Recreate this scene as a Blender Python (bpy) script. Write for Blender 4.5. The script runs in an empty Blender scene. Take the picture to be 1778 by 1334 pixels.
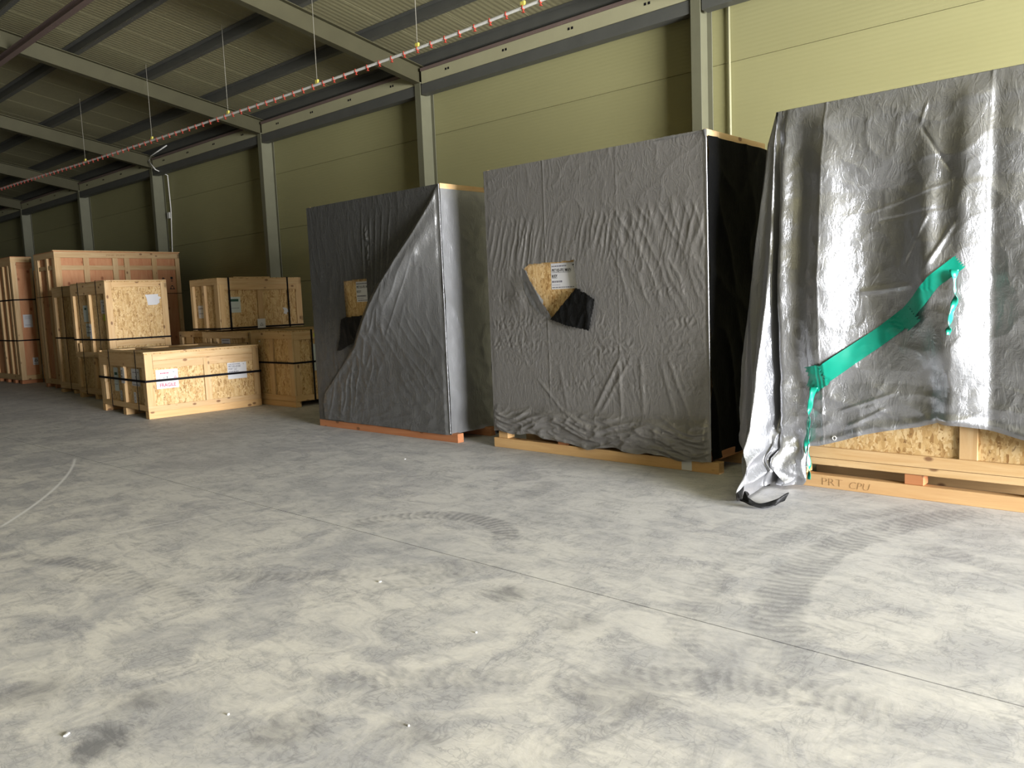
import bpy, math, random
import numpy as np
from mathutils import Matrix, Vector

random.seed(7)
rng = np.random.RandomState(11)
S = bpy.context.scene
COL = S.collection

# ------------------------------------------------------------------ camera
YAW, PITCH, ROLL, FPX = 0.740, -0.104, -0.0407, 1400.0
cy, sy = math.cos(YAW), math.sin(YAW)
fwd = Vector((-sy * math.cos(PITCH), cy * math.cos(PITCH), math.sin(PITCH)))
rgt = Vector((cy, sy, 0))
upv = rgt.cross(fwd)
r2 = rgt * math.cos(ROLL) + upv * math.sin(ROLL)
u2 = -rgt * math.sin(ROLL) + upv * math.cos(ROLL)
cam_d = bpy.data.cameras.new('camera')
cam_d.sensor_width = 36.0
cam_d.lens = FPX / 1778.0 * 36.0
cam_d.clip_start = 0.05
cam_d.clip_end = 200
cam = bpy.data.objects.new('camera', cam_d)
COL.objects.link(cam)
m = Matrix.Identity(4)
for i in range(3):
    m[i][0], m[i][1], m[i][2] = r2[i], u2[i], -fwd[i]
m[0][3], m[1][3], m[2][3] = 0, 0, 1.55
cam.matrix_world = m
S.camera = cam

# ------------------------------------------------------------------ world, daylight, exposure
S.view_settings.view_transform = 'Standard'
S.view_settings.look = 'None'
S.view_settings.exposure = 0.43
S.view_settings.gamma = 1.0
S.view_settings.use_curve_mapping = False
W_ = bpy.data.worlds.new('sky')
S.world = W_
W_.use_nodes = True
bgn = W_.node_tree.nodes['Background']
bgn.inputs[0].default_value = (0.75, 0.86, 1.0, 1)
bgn.inputs[1].default_value = 1.0

GABLE_X = 11.0                       # right gable with the big open doorway
DOOR_Y0, DOOR_Y1, DOOR_H = 0.0, 6.6, 3.5

def area(name, loc, rot, sx, sz, power, col):
    l = bpy.data.lights.new(name, 'AREA')
    l.shape = 'RECTANGLE'; l.size = sx; l.size_y = sz
    l.energy = power; l.color = col
    o = bpy.data.objects.new(name, l)
    COL.objects.link(o)
    o.location = loc; o.rotation_euler = rot
    return o
area('doorway_daylight', (GABLE_X - 0.05, (DOOR_Y0 + DOOR_Y1) / 2, DOOR_H / 2 + 0.02),
     (0, math.radians(90), 0), DOOR_H - 0.1, DOOR_Y1 - DOOR_Y0, 8000, (0.97, 0.985, 1.03))

# ------------------------------------------------------------------ node helpers
class NT:
    def __init__(s, name, rough=0.7, metal=0.0, spec=0.3):
        s.m = bpy.data.materials.new(name); s.m.use_nodes = True
        s.nt = s.m.node_tree
        s.b = s.nt.nodes['Principled BSDF']
        s.b.inputs['Roughness'].default_value = rough
        s.b.inputs['Metallic'].default_value = metal
        s.b.inputs['Specular IOR Level'].default_value = spec
    def n(s, t, **kw):
        x = s.nt.nodes.new(t)
        for k, v in kw.items(): setattr(x, k, v)
        return x
    def put(s, sock, v):
        if isinstance(v, (int, float)): sock.default_value = v
        elif isinstance(v, (tuple, list)):
            sock.default_value = tuple(v) if len(sock.default_value) == len(v) else tuple(v) + (1,)
        else: s.nt.links.new(v, sock)
    def math(s, op, a, b=None, c=None, clamp=False):
        x = s.n('ShaderNodeMath', operation=op); x.use_clamp = clamp
        s.put(x.inputs[0], a)
        if b is not None: s.put(x.inputs[1], b)
        if c is not None: s.put(x.inputs[2], c)
        return x.outputs[0]
    def vmath(s, op, a, b):
        x = s.n('ShaderNodeVectorMath', operation=op)
        s.put(x.inputs[0], a); s.put(x.inputs[1], b)
        return x.outputs[0]
    def obj(s, rand=0.0):
        c = s.n('ShaderNodeTexCoord').outputs['Object']
        if rand:
            r = s.n('ShaderNodeObjectInfo').outputs['Random']
            c = s.vmath('ADD', c, s.vec(s.math('MULTIPLY', r, rand), s.math('MULTIPLY', r, rand * 0.37), s.math('MULTIPLY', r, rand * 0.71)))
        return c
    def vec(s, x, y, z):
        c = s.n('ShaderNodeCombineXYZ')
        s.put(c.inputs[0], x); s.put(c.inputs[1], y); s.put(c.inputs[2], z)
        return c.outputs[0]
    def map(s, v, scale=(1, 1, 1), rot=(0, 0, 0), loc=(0, 0, 0)):
        x = s.n('ShaderNodeMapping')
        s.put(x.inputs['Vector'], v); x.inputs['Scale'].default_value = scale
        x.inputs['Rotation'].default_value = rot; x.inputs['Location'].default_value = loc
        return x.outputs[0]
    def noise(s, v, scale, detail=4, rough=0.55, dist=0.0):
        x = s.n('ShaderNodeTexNoise')
        s.put(x.inputs['Vector'], v); x.inputs['Scale'].default_value = scale
        x.inputs['Detail'].default_value = detail; x.inputs['Roughness'].default_value = rough
        x.inputs['Distortion'].default_value = dist
        return x.outputs[0]
    def voro(s, v, scale, feature='F1', out='Distance'):
        x = s.n('ShaderNodeTexVoronoi', feature=feature)
        s.put(x.inputs['Vector'], v); x.inputs['Scale'].default_value = scale
        return x.outputs[out]
    def ramp(s, f, stops):
        x = s.n('ShaderNodeValToRGB')
        s.put(x.inputs[0], f)
        e = x.color_ramp.elements
        while len(e) < len(stops): e.new(0.5)
        for k, (p, c) in enumerate(stops):
            e[k].position = p
            e[k].color = (c, c, c, 1) if isinstance(c, (int, float)) else tuple(c) + (1,)
        return x.outputs[0]
    def mix(s, f, a, b, mode='MIX'):
        x = s.n('ShaderNodeMix', data_type='RGBA', blend_type=mode)
        s.put(x.inputs[0], f); s.put(x.inputs[6], a); s.put(x.inputs[7], b)
        return x.outputs[2]
    def color(s, v): s.put(s.b.inputs['Base Color'], s.mix(1.0, v, (0.77, 0.77, 0.77), 'MULTIPLY'))
    def rough(s, v): s.put(s.b.inputs['Roughness'], v)
    def bump(s, h, dist=0.01, strength=1.0):
        x = s.n('ShaderNodeBump')
        x.inputs['Strength'].default_value = strength; x.inputs['Distance'].default_value = dist
        s.put(x.inputs['Height'], h)
        s.put(s.b.inputs['Normal'], x.outputs[0])

def plain(name, col, rough=0.6, metal=0.0, spec=0.3, var=0.12, scale=6.0):
    t = NT(name, rough, metal, spec)
    f = t.noise(t.obj(), scale, 4)
    a = tuple(c * (1 - var) for c in col); b = tuple(min(1, c * (1 + var)) for c in col)
    t.color(t.mix(f, a, b))
    return t.m

def wood(name, axis, light=(0.76, 0.55, 0.305), dark=(0.635, 0.41, 0.19), knots=True):
    t = NT(name, 0.62, 0.0, 0.25)
    c = t.obj(37.0)
    sc = [16.0, 16.0, 16.0]; sc[axis] = 1.1
    g = t.noise(t.map(c, tuple(sc)), 1.6, 6, 0.6, 0.6)
    big = t.noise(c, 0.9, 2)
    col = t.mix(t.ramp(g, [(0.32, 0), (0.68, 1)]), dark, light)
    r = t.n('ShaderNodeObjectInfo').outputs['Random']
    tint = t.ramp(r, [(0.0, (0.90, 0.86, 0.80)), (0.35, (1.0, 1.0, 1.0)), (0.7, (1.0, 0.95, 0.86)), (1.0, (0.94, 0.90, 0.88))])
    col = t.mix(1.0, col, tint, 'MULTIPLY')
    col = t.mix(t.math('MULTIPLY', t.ramp(big, [(0.5, 0), (0.75, 1)]), 0.35), col, (0.62, 0.36, 0.16))
    if knots:
        sk = [7.0, 7.0, 7.0]; sk[axis] = 4.0
        d = t.voro(t.map(c, tuple(sk)), 1.0)
        k = t.ramp(d, [(0.10, 1), (0.17, 0)])
        col = t.mix(t.math('MULTIPLY', k, 0.85), col, (0.20, 0.09, 0.04))
    t.color(col)
    t.bump(g, 0.002, 0.5)
    return t.m

WOOD = [wood('pine_grain_x', 0), wood('pine_grain_y', 1), wood('pine_grain_z', 2)]
SKIDW = [wood('skid_grain_x', 0, (0.78, 0.52, 0.25), (0.68, 0.42, 0.19)), wood('skid_grain_y', 1, (0.78, 0.52, 0.25), (0.68, 0.42, 0.19)),
         wood('skid_grain_z', 2, (0.78, 0.52, 0.25), (0.68, 0.42, 0.19))]
REDW = [wood('red_skid_x', 0, (0.58, 0.26, 0.12), (0.48, 0.19, 0.08)), wood('red_skid_y', 1, (0.58, 0.26, 0.12), (0.48, 0.19, 0.08)),
        wood('red_skid_z', 2, (0.58, 0.26, 0.12), (0.48, 0.19, 0.08))]

def osb_mat():
    t = NT('strand_board', 0.6, 0.0, 0.25)
    c = t.obj(53.0)
    w = t.noise(c, 5.0, 3)
    wc = t.vmath('ADD', c, t.vec(t.math('MULTIPLY', w, 0.12), t.math('MULTIPLY', w, 0.12), t.math('MULTIPLY', w, 0.12)))
    cols = None
    tones = [(0.0, (0.34, 0.18, 0.06)), (0.2, (0.60, 0.38, 0.15)), (0.5, (0.70, 0.47, 0.21)), (0.8, (0.80, 0.58, 0.30)), (1.0, (0.50, 0.285, 0.10))]
    for k, rot in enumerate(((0.4, 0.5, 0.3), (1.3, -0.7, 0.9), (-0.5, 1.2, -0.8))):
        v = t.map(wc, (44, 44, 8.0), rot, (k * 3.1, 0, 0))
        x = t.n('ShaderNodeTexVoronoi', feature='F1')
        t.put(x.inputs['Vector'], v); x.inputs['Scale'].default_value = 1.0
        sep = t.n('ShaderNodeSeparateColor'); t.put(sep.inputs[0], x.outputs['Color'])
        cc = t.ramp(sep.outputs[0], tones)
        if cols is None: cols = cc
        else:
            sel = t.ramp(t.noise(c, 13.0 + 5 * k, 2), [(0.49, 0), (0.53, 1)])
            cols = t.mix(sel, cols, cc)
    dk = t.ramp(t.noise(t.map(wc, (1, 1, 0.45), (0.6, 0.4, 0.2)), 34, 2), [(0.66, 0), (0.72, 1)])
    cols = t.mix(t.math('MULTIPLY', dk, 0.7), cols, (0.22, 0.11, 0.04))
    t.color(cols)
    t.bump(t.noise(c, 45, 3), 0.003, 0.6)
    return t.m
OSB = osb_mat()

def ply_mat():
    t = NT('reddish_plywood', 0.6, 0.0, 0.25)
    c = t.obj(23.0)
    g = t.noise(t.map(c, (4, 4, 0.7)), 2.2, 5, 0.6, 0.8)
    col = t.mix(t.ramp(g, [(0.35, 0), (0.7, 1)]), (0.60, 0.25, 0.11), (0.72, 0.37, 0.18))
    d = t.voro(t.map(c, (4.2, 4.2, 3.0)), 1.0)
    col = t.mix(t.math('MULTIPLY', t.ramp(d, [(0.07, 1), (0.16, 0)]), 0.8), col, (0.27, 0.08, 0.03))
    t.color(col)
    return t.m
PLY = ply_mat()

def tarp_mat(name, col, rough, metal, bump, spec=0.5, back=None, wr=1.0):
    t = NT(name, rough, metal, spec)
    c = t.obj()
    f = t.noise(c, 3.0, 3)
    colr = t.mix(f, tuple(x * 0.9 for x in col), tuple(x * 1.08 for x in col))
    if back:
        g = t.n('ShaderNodeNewGeometry')
        colr = t.mix(g.outputs['Backfacing'], colr, back)
    t.color(colr)
    a = t.noise(t.map(c, (1.0, 1.0, 0.45), (0, 0.55, 0)), 16 * wr, 5, 0.6, 1.0)
    b = t.noise(t.map(c, (0.5, 1, 1.3), (0, -0.35, 0)), 40 * wr, 4, 0.6, 0.5)
    h = t.math('ADD', t.math('MULTIPLY', t.math('ABSOLUTE', t.math('SUBTRACT', a, 0.5)), 1.6), t.math('MULTIPLY', b, 0.35))
    t.bump(h, bump, 1.0)
    return t.m
SILVER = tarp_mat('silver_tarpaulin', (0.45, 0.452, 0.462), 0.33, 0.78, 0.0055, back=(0.03, 0.03, 0.03))
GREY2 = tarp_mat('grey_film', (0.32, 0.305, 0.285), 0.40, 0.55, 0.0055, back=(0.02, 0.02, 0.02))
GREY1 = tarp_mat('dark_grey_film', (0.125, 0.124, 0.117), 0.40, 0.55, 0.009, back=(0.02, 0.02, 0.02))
GREY1B = tarp_mat('grey_film_painted_lit', (0.21, 0.209, 0.203), 0.36, 0.55, 0.006, back=(0.02, 0.02, 0.02))  # same film as the dark grey, painted paler for the light it catches
SHEEN = tarp_mat('silver_grey_film', (0.36, 0.36, 0.36), 0.38, 0.6, 0.003, back=(0.02, 0.02, 0.02))
SHADESIDE = tarp_mat('film_side_painted_shade', (0.006, 0.006, 0.006), 0.75, 0.0, 0.006, spec=0.03)  # near-black stands in for the shade cast by the right crate
BLACKF = tarp_mat('black_film', (0.006, 0.006, 0.006), 0.5, 0.0, 0.006, spec=0.2)
PAPER = plain('paper', (0.74, 0.73, 0.73), 0.6, var=0.03)
INK = plain('ink', (0.03, 0.03, 0.035), 0.7, var=0.0)
SMALLINK = plain('grey_ink', (0.22, 0.21, 0.24), 0.7, var=0.0)
PALEINK = plain('pale_ink', (0.45, 0.43, 0.50), 0.7, var=0.0)
REDINK = plain('red_ink', (0.50, 0.06, 0.12), 0.7, var=0.0)
GREENINK = plain('green_print', (0.03, 0.10, 0.07), 0.7, var=0.0)
PENCIL = plain('pencil_line', (0.40, 0.23, 0.10), 0.8, var=0.0)
LIME = plain('lime_sticker', (0.62, 0.72, 0.06), 0.6, var=0.03)
PALEGREEN = plain('pale_green_paper', (0.62, 0.68, 0.64), 0.6, var=0.03)
STRAP = plain('black_strapping', (0.008, 0.007, 0.009), 0.7, spec=0.1)
STEEL = plain('painted_grey_green_steel', (0.16, 0.155, 0.095), 0.5, 0.0, 0.4, 0.18, 3.0)
STEELD = plain('dark_painted_steel', (0.095, 0.095, 0.08), 0.5, 0.0, 0.4, 0.2, 3.0)
BROWNST = plain('brown_primer_steel', (0.17, 0.12, 0.10), 0.6, 0.0, 0.3, 0.2, 3.0)
ZINC = plain('yellowed_zinc_sheet', (0.42, 0.395, 0.235), 0.5, 0.0, 0.4, 0.1, 2.0)
WHITEP = plain('white_plastic', (0.75, 0.73, 0.66), 0.45)
REDP = plain('red_plastic', (0.42, 0.05, 0.03), 0.45)
YELP = plain('yellow_plastic', (0.70, 0.60, 0.12), 0.45)
RAFT = plain('olive_painted_steel', (0.075, 0.068, 0.036), 0.6, 0.0, 0.15, 0.18, 3.0)
WIRE = plain('thin_wire', (0.30, 0.28, 0.22), 0.5)

def tape_mat():
    t = NT('green_tape', 0.3, 0.0, 0.5)
    t.color(t.mix(t.noise(t.obj(), 9, 2), (0.0, 0.24, 0.155), (0.005, 0.31, 0.205)))
    return t.m
TAPE = tape_mat()

def wall_mat(name, a, b):
    t = NT(name, 0.55, 0.0, 0.35)
    g = t.n('ShaderNodeNewGeometry').outputs['Position']
    f = t.noise(t.map(g, (0.5, 0.5, 1.3)), 1.2, 5, 0.6)
    r = t.n('ShaderNodeObjectInfo').outputs['Random']
    c = t.mix(f, a, b)
    c = t.mix(1.0, c, t.ramp(r, [(0, 0.93), (1, 1.0)]), 'MULTIPLY')
    t.color(c)
    w = t.n('ShaderNodeTexWave', wave_type='BANDS', bands_direction='Z')
    t.put(w.inputs['Vector'], g); w.inputs['Scale'].default_value = 6.0
    t.bump(w.outputs[1], 0.002, 0.35)
    return t.m
WALLD = wall_mat('bounce_cut_wall_panel', (0.13, 0.125, 0.09), (0.17, 0.16, 0.115))  # darker panel tone for unseen walls, added to reduce bounced light
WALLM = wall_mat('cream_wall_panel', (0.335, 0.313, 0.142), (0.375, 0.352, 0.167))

def roof_mat():
    t = NT('ribbed_roof_sheet', 0.36, 0.0, 0.5)
    g = t.n('ShaderNodeNewGeometry').outputs['Position']
    f = t.noise(g, 0.8, 5, 0.6)
    t.color(t.mix(f, (0.26, 0.236, 0.13), (0.33, 0.30, 0.17)))
    w = t.n('ShaderNodeTexWave', wave_type='BANDS', bands_direction='X')
    t.put(w.inputs['Vector'], g); w.inputs['Scale'].default_value = 3.2
    t.bump(w.outputs[1], 0.006, 0.35)
    return t.m
ROOFM = roof_mat()

def floor_mat():
    t = NT('dusty_concrete', 0.62, 0.0, 0.3)
    g = t.n('ShaderNodeNewGeometry').outputs['Position']
    sp = t.n('ShaderNodeSeparateXYZ'); t.put(sp.inputs[0], g)
    px, py = sp.outputs[0], sp.outputs[1]
    n1 = t.noise(g, 1.1, 7, 0.62, 0.6)
    n2 = t.noise(t.map(g, (1, 1, 1), (0, 0, 0.9)), 3.2, 8, 0.66, 0.9)
    n3 = t.noise(t.map(g, (1.0, 3.5, 1), (0, 0, 0.75)), 4.0, 6, 0.65, 0.5)
    fine = t.noise(g, 26, 5, 0.7)
    grime = t.ramp(t.math('ADD', t.math('MULTIPLY', n1, 0.62), t.math('MULTIPLY', n2, 0.38)), [(0.44, 0), (0.60, 1)])
    # dust lies thicker in the middle of the hall, the strip along the wall is greyer
    dist = t.ramp(t.math('ADD', t.math('MULTIPLY', py, 0.16), t.math('MULTIPLY', n1, 0.22)), [(0.34, 0), (0.82, 1)])
    cream, grey = (0.80, 0.766, 0.697), (0.47, 0.467, 0.478)
    blot = t.ramp(t.math('ADD', t.math('MULTIPLY', n1, 0.5), t.math('MULTIPLY', n2, 0.5)), [(0.44, 0), (0.58, 1)])
    col = t.mix(t.math('MULTIPLY', blot, 0.85), cream, grey)
    col = t.mix(t.math('MULTIPLY', dist, 0.75), col, t.mix(blot, (0.65, 0.643, 0.638), (0.54, 0.537, 0.545)))
    col = t.mix(t.math('MULTIPLY', t.ramp(n3, [(0.52, 0), (0.70, 1)]), 0.55), col, (0.34, 0.34, 0.358))
    # crescent shaped scuffs of old tread prints
    w1 = t.noise(t.map(g, (5.2, 2.3, 1), (0, 0, 0.5)), 1.6, 4, 0.6, 1.2)
    arc = t.ramp(t.math('ABSOLUTE', t.math('SUBTRACT', w1, 0.5)), [(0.0, 1), (0.035, 0)])
    w2 = t.noise(t.map(g, (3.0, 6.5, 1), (0, 0, -0.3)), 2.0, 4, 0.6, 1.4)
    arc2 = t.ramp(t.math('ABSOLUTE', t.math('SUBTRACT', w2, 0.48)), [(0.0, 1), (0.03, 0)])
    col = t.mix(t.math('MULTIPLY', t.math('MULTIPLY', t.math('MAXIMUM', arc, arc2), t.ramp(n2, [(0.42, 0), (0.6, 1)])), 0.55), col, (0.27, 0.268, 0.275))
    lite = t.ramp(t.noise(t.map(g, (2.0, 5.0, 1), (0, 0, 0.85)), 2.6, 6, 0.65, 0.8), [(0.56, 0), (0.72, 1)])
    col = t.mix(t.math('MULTIPLY', lite, 0.40), col, (0.73, 0.705, 0.655))
    col = t.mix(t.math('MULTIPLY', t.ramp(fine, [(0.4, 0), (0.75, 1)]), 0.22), col, (0.34, 0.337, 0.33))
    # tyre prints: (cx, cy, radius, half width, middle angle, half span, strength)
    tracks = [(0.80, 4.48, 2.57, 0.145, 178, 40, 0.62), (0.74, 4.33, 2.86, 0.10, 181, 44, 0.40),
              (-4.02, 3.33, 0.64, 0.11, 108, 78, 0.72), (-4.98, 0.24, 1.63, 0.09, 108, 26, 0.55),
              (-4.42, 0.64, 1.27, 0.10, 103, 34, 0.55), (-6.17, 5.04, 3.32, 0.10, -45, 20, 0.45),
              (-9.03, 4.90, 6.0, 0.10, -18.7, 6.5, 0.45), (-1.02, 1.91, 1.03, 0.12, 120, 46, 0.55),
              (0.56, -1.90, 5.0, 0.11, 127, 9, 0.40), (-3.42, 0.50, 5.0, 0.12, 63, 7, 0.40),
              (1.2, 2.2, 2.9, 0.10, 172, 30, 0.30), (-4.9, 4.6, 0.75, 0.10, 75, 80, 0.35), (3.2, -2.6, 5.4, 0.12, 126, 12, 0.35)]
    brk = t.ramp(n2, [(0.34, 0.30), (0.56, 1)])
    tot = None
    wob = t.math('MULTIPLY', t.math('SUBTRACT', t.noise(g, 9.0, 3), 0.5), 0.10)
    for cx, cyy, r, hw, a0, ha, st in tracks:
        a = math.radians(a0)
        dx = t.math('SUBTRACT', px, cx); dy = t.math('SUBTRACT', py, cyy)
        rad = t.math('SQRT', t.math('ADD', t.math('MULTIPLY', dx, dx), t.math('MULTIPLY', dy, dy)))
        dd = t.math('ABSOLUTE', t.math('ADD', t.math('SUBTRACT', rad, r), wob))
        ct, st_ = math.cos(a), math.sin(a)
        dot = t.math('ADD', t.math('MULTIPLY', dx, ct), t.math('MULTIPLY', dy, st_))
        crs = t.math('SUBTRACT', t.math('MULTIPLY', dy, ct), t.math('MULTIPLY', dx, st_))
        ang = t.math('ARCTAN2', crs, dot)
        band = t.math('MULTIPLY', t.math('SUBTRACT', hw, dd), 28.0, clamp=True)
        span = t.math('MULTIPLY', t.math('SUBTRACT', math.radians(ha), t.math('ABSOLUTE', ang)), 3.5 * max(1.0, r / 2.0), clamp=True)
        ph = t.math('ADD', t.math('MULTIPLY', ang, r * 2 * math.pi / 0.058), t.math('MULTIPLY', dd, 22.0))
        lug = t.math('MULTIPLY_ADD', t.math('SINE', t.math('ADD', ph, t.math('MULTIPLY', n2, 15.0))), 0.34, 0.68, clamp=True)
        k = t.math('MULTIPLY', t.math('MULTIPLY', band, span), t.math('MULTIPLY', lug, st * 0.78))
        tot = k if tot is None else t.math('MAXIMUM', tot, k)
    for bx, by, br, st in ((-3.7, 1.01, .2, .6), (-3.27, 1.25, .16, .6), (-3.03, 1.03, .16, .8), (-2.58, 1.49, .17, .75), (-2.85, 3.02, .16, .8), (-2.32, 2.93, .16, .6), (-2.2, 1.75, .15, .4), (-1.75, 2.45, .25, .5)):
        dx = t.math('SUBTRACT', px, bx); dy = t.math('SUBTRACT', py, by)
        rad = t.math('SQRT', t.math('ADD', t.math('MULTIPLY', dx, dx), t.math('MULTIPLY', dy, dy)))
        rad = t.math('ADD', rad, t.math('MULTIPLY', t.math('SUBTRACT', n3, 0.5), 0.5))
        k = t.math('MULTIPLY', t.math('MULTIPLY', t.math('SUBTRACT', br, rad), 8.0, clamp=True), st)
        tot = t.math('MAXIMUM', tot, k)
    tot = t.math('MULTIPLY', tot, brk)
    col = t.mix(tot, col, (0.17, 0.17, 0.178))
    # pale scuffs
    for cx, cyy, r, hw, a0, ha, st in ((-13.04, -6.22, 10.074, 0.022, 61, 9.0, 0.85), (-55.3, 10.2, 50.0, 0.009, -8.9, 1.15, 0.6)):
        a = math.radians(a0)
        dx = t.math('SUBTRACT', px, cx); dy = t.math('SUBTRACT', py, cyy)
        rad = t.math('SQRT', t.math('ADD', t.math('MULTIPLY', dx, dx), t.math('MULTIPLY', dy, dy)))
        dd = t.math('ABSOLUTE', t.math('SUBTRACT', rad, r))
        ct, st_ = math.cos(a), math.sin(a)
        ang = t.math('ARCTAN2', t.math('SUBTRACT', t.math('MULTIPLY', dy, ct), t.math('MULTIPLY', dx, st_)),
                     t.math('ADD', t.math('MULTIPLY', dx, ct), t.math('MULTIPLY', dy, st_)))
        k = t.math('MULTIPLY', t.math('MULTIPLY', t.math('SUBTRACT', hw, dd), 1.2 / hw, clamp=True),
                   t.math('MULTIPLY', t.math('SUBTRACT', math.radians(ha), t.math('ABSOLUTE', ang)), 60.0, clamp=True))
        col = t.mix(t.math('MULTIPLY', k, st), col, (0.98, 0.97, 0.95))
    t.color(col)
    t.rough(t.math('MULTIPLY_ADD', grime, -0.14, 0.70))
    t.bump(t.math('ADD', t.math('MULTIPLY', fine, 0.5), n2), 0.004, 0.35)
    return t.m
FLOORM = floor_mat()

# ------------------------------------------------------------------ mesh helpers
def mesh_obj(name, verts, faces, mat, parent=None, loc=(0, 0, 0), smooth=False, rot=(0, 0, 0)):
    me = bpy.data.meshes.new(name)
    me.from_pydata([tuple(v) for v in verts], [], faces)
    if mat: me.materials.append(mat)
    if smooth: me.polygons.foreach_set('use_smooth', [True] * len(me.polygons))
    me.update()
    o = bpy.data.objects.new(name, me)
    COL.objects.link(o)
    if parent: o.parent = parent
    o.location = loc; o.rotation_euler = rot
    return o

def box_data(sx, sy, sz, bev=0.003):
    h = (sx / 2, sy / 2, sz / 2)
    b = min(bev, 0.3 * min(sx, sy, sz))
    V = []; idx = {}
    for X in (-1, 1):
        for Y in (-1, 1):
            for Z in (-1, 1):
                for ax in range(3):
                    p = [X * (h[0] - b), Y * (h[1] - b), Z * (h[2] - b)]
                    p[ax] = (X, Y, Z)[ax] * h[ax]
                    idx[(X, Y, Z, ax)] = len(V); V.append(tuple(p))
    F = []
    def add(f):
        c = sum((Vector(V[i]) for i in f), Vector()) / len(f)
        n = (Vector(V[f[1]]) - Vector(V[f[0]])).cross(Vector(V[f[2]]) - Vector(V[f[0]]))
        F.append(f if n.dot(c) > 0 else f[::-1])
    q = ((-1, -1), (1, -1), (1, 1), (-1, 1))
    for s in (-1, 1):
        add([idx[(s, a, c, 0)] for a, c in q]); add([idx[(a, s, c, 1)] for a, c in q]); add([idx[(a, c, s, 2)] for a, c in q])
    for a in (-1, 1):
        for c in (-1, 1):
            add([idx[(-1, a, c, 1)], idx[(1, a, c, 1)], idx[(1, a, c, 2)], idx[(-1, a, c, 2)]])
            add([idx[(a, -1, c, 0)], idx[(a, 1, c, 0)], idx[(a, 1, c, 2)], idx[(a, -1, c, 2)]])
            add([idx[(a, c, -1, 0)], idx[(a, c, 1, 0)], idx[(a, c, 1, 1)], idx[(a, c, -1, 1)]])
    for X in (-1, 1):
        for Y in (-1, 1):
            for Z in (-1, 1):
                add([idx[(X, Y, Z, k)] for k in range(3)])
    return V, F

_cache = {}
def box(name, size, loc, mat, parent=None, rot=(0, 0, 0), bev=0.003):
    """one bevelled box = one object; alike boxes share mesh data"""
    key = (tuple(round(s, 4) for s in size), mat.name, bev)
    if key in _cache:
        o = bpy.data.objects.new(name, _cache[key]); COL.objects.link(o)
        if parent: o.parent = parent
        o.location = loc; o.rotation_euler = rot
        return o
    V, F = box_data(*size, bev=bev)
    o = mesh_obj(name, V, F, mat, parent, loc, rot=rot)
    _cache[key] = o.data
    return o

def multi_box(name, boxes, mat, parent=None, loc=(0, 0, 0), bev=0.002):
    V, F = [], []
    for size, c in boxes:
        v, f = box_data(*size, bev=bev)
        k = len(V)
        V += [tuple(a + b for a, b in zip(p, c)) for p in v]
        F += [[i + k for i in q] for q in f]
    return mesh_obj(name, V, F, mat, parent, loc)

def tube(name, pts, r, mat, parent=None, seg=8, loc=(0, 0, 0)):
    V, F = [], []
    pts = [Vector(p) for p in pts]
    for i, p in enumerate(pts):
        d = (pts[min(i + 1, len(pts) - 1)] - pts[max(i - 1, 0)]).normalized()
        a = d.cross(Vector((0, 0, 1)))
        if a.length < 0.1: a = d.cross(Vector((0, 1, 0)))
        a.normalize(); b = d.cross(a)
        for k in range(seg):
            t = 2 * math.pi * k / seg
            V.append(p + a * math.cos(t) * r + b * math.sin(t) * r)
    for i in range(len(pts) - 1):
        for k in range(seg):
            k2 = (k + 1) % seg
            F.append([i * seg + k, i * seg + k2, (i + 1) * seg + k2, (i + 1) * seg + k])
    F.append(list(range(seg))[::-1]); F.append([(len(pts) - 1) * seg + k for k in range(seg)])
    return mesh_obj(name, V, F, mat, parent, loc, smooth=True)

def tag(o, label=None, cat=None, group=None, kind=None):
    if label: o['label'] = label
    if cat: o['category'] = cat
    if group: o['group'] = group
    if kind: o['kind'] = kind
    return o
def thing(name, label, cat, loc=(0, 0, 0), rotz=0, group=None):
    o = bpy.data.objects.new(name, None); COL.objects.link(o)
    o.location = loc; o.rotation_euler = (0, 0, rotz); o.empty_display_size = 0.2
    return tag(o, label, cat, group)

# numpy gradient noise
_perm = rng.permutation(512)
_gr = rng.rand(512) * 2 * np.pi
def perlin(x, y, seed=0):
    x = np.asarray(x, float) + seed * 17.31; y = np.asarray(y, float) + seed * 9.77
    xi = np.floor(x).astype(int); yi = np.floor(y).astype(int)
    xf = x - xi; yf = y - yi
    def g(ix, iy, dx, dy):
        h = _perm[(_perm[ix % 512] + iy) % 512]
        return np.cos(_gr[h]) * dx + np.sin(_gr[h]) * dy
    u = xf ** 3 * (xf * (xf * 6 - 15) + 10); v = yf ** 3 * (yf * (yf * 6 - 15) + 10)
    a = g(xi, yi, xf, yf); b = g(xi + 1, yi, xf - 1, yf)
    c = g(xi, yi + 1, xf, yf - 1); d = g(xi + 1, yi + 1, xf - 1, yf - 1)
    return (a + (b - a) * u) * (1 - v) + (c + (d - c) * u) * v
def ridged(x, y, seed=0): return 1 - np.clip(np.abs(perlin(x, y, seed)) * 2.4, 0, 1)
def sstep(a, b, x):
    t = np.clip((x - a) / (b - a), 0, 1); return t * t * (3 - 2 * t)
def inpoly(U, V, poly):
    inside = np.zeros(U.shape, bool)
    n = len(poly)
    for i in range(n):
        x1, y1 = poly[i]; x2, y2 = poly[(i + 1) % n]
        c = ((y1 > V) != (y2 > V))
        with np.errstate(divide='ignore', invalid='ignore'):
            xx = (x2 - x1) * (V - y1) / (y2 - y1 + 1e-12) + x1
        inside ^= c & (U < xx)
    return inside

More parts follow.
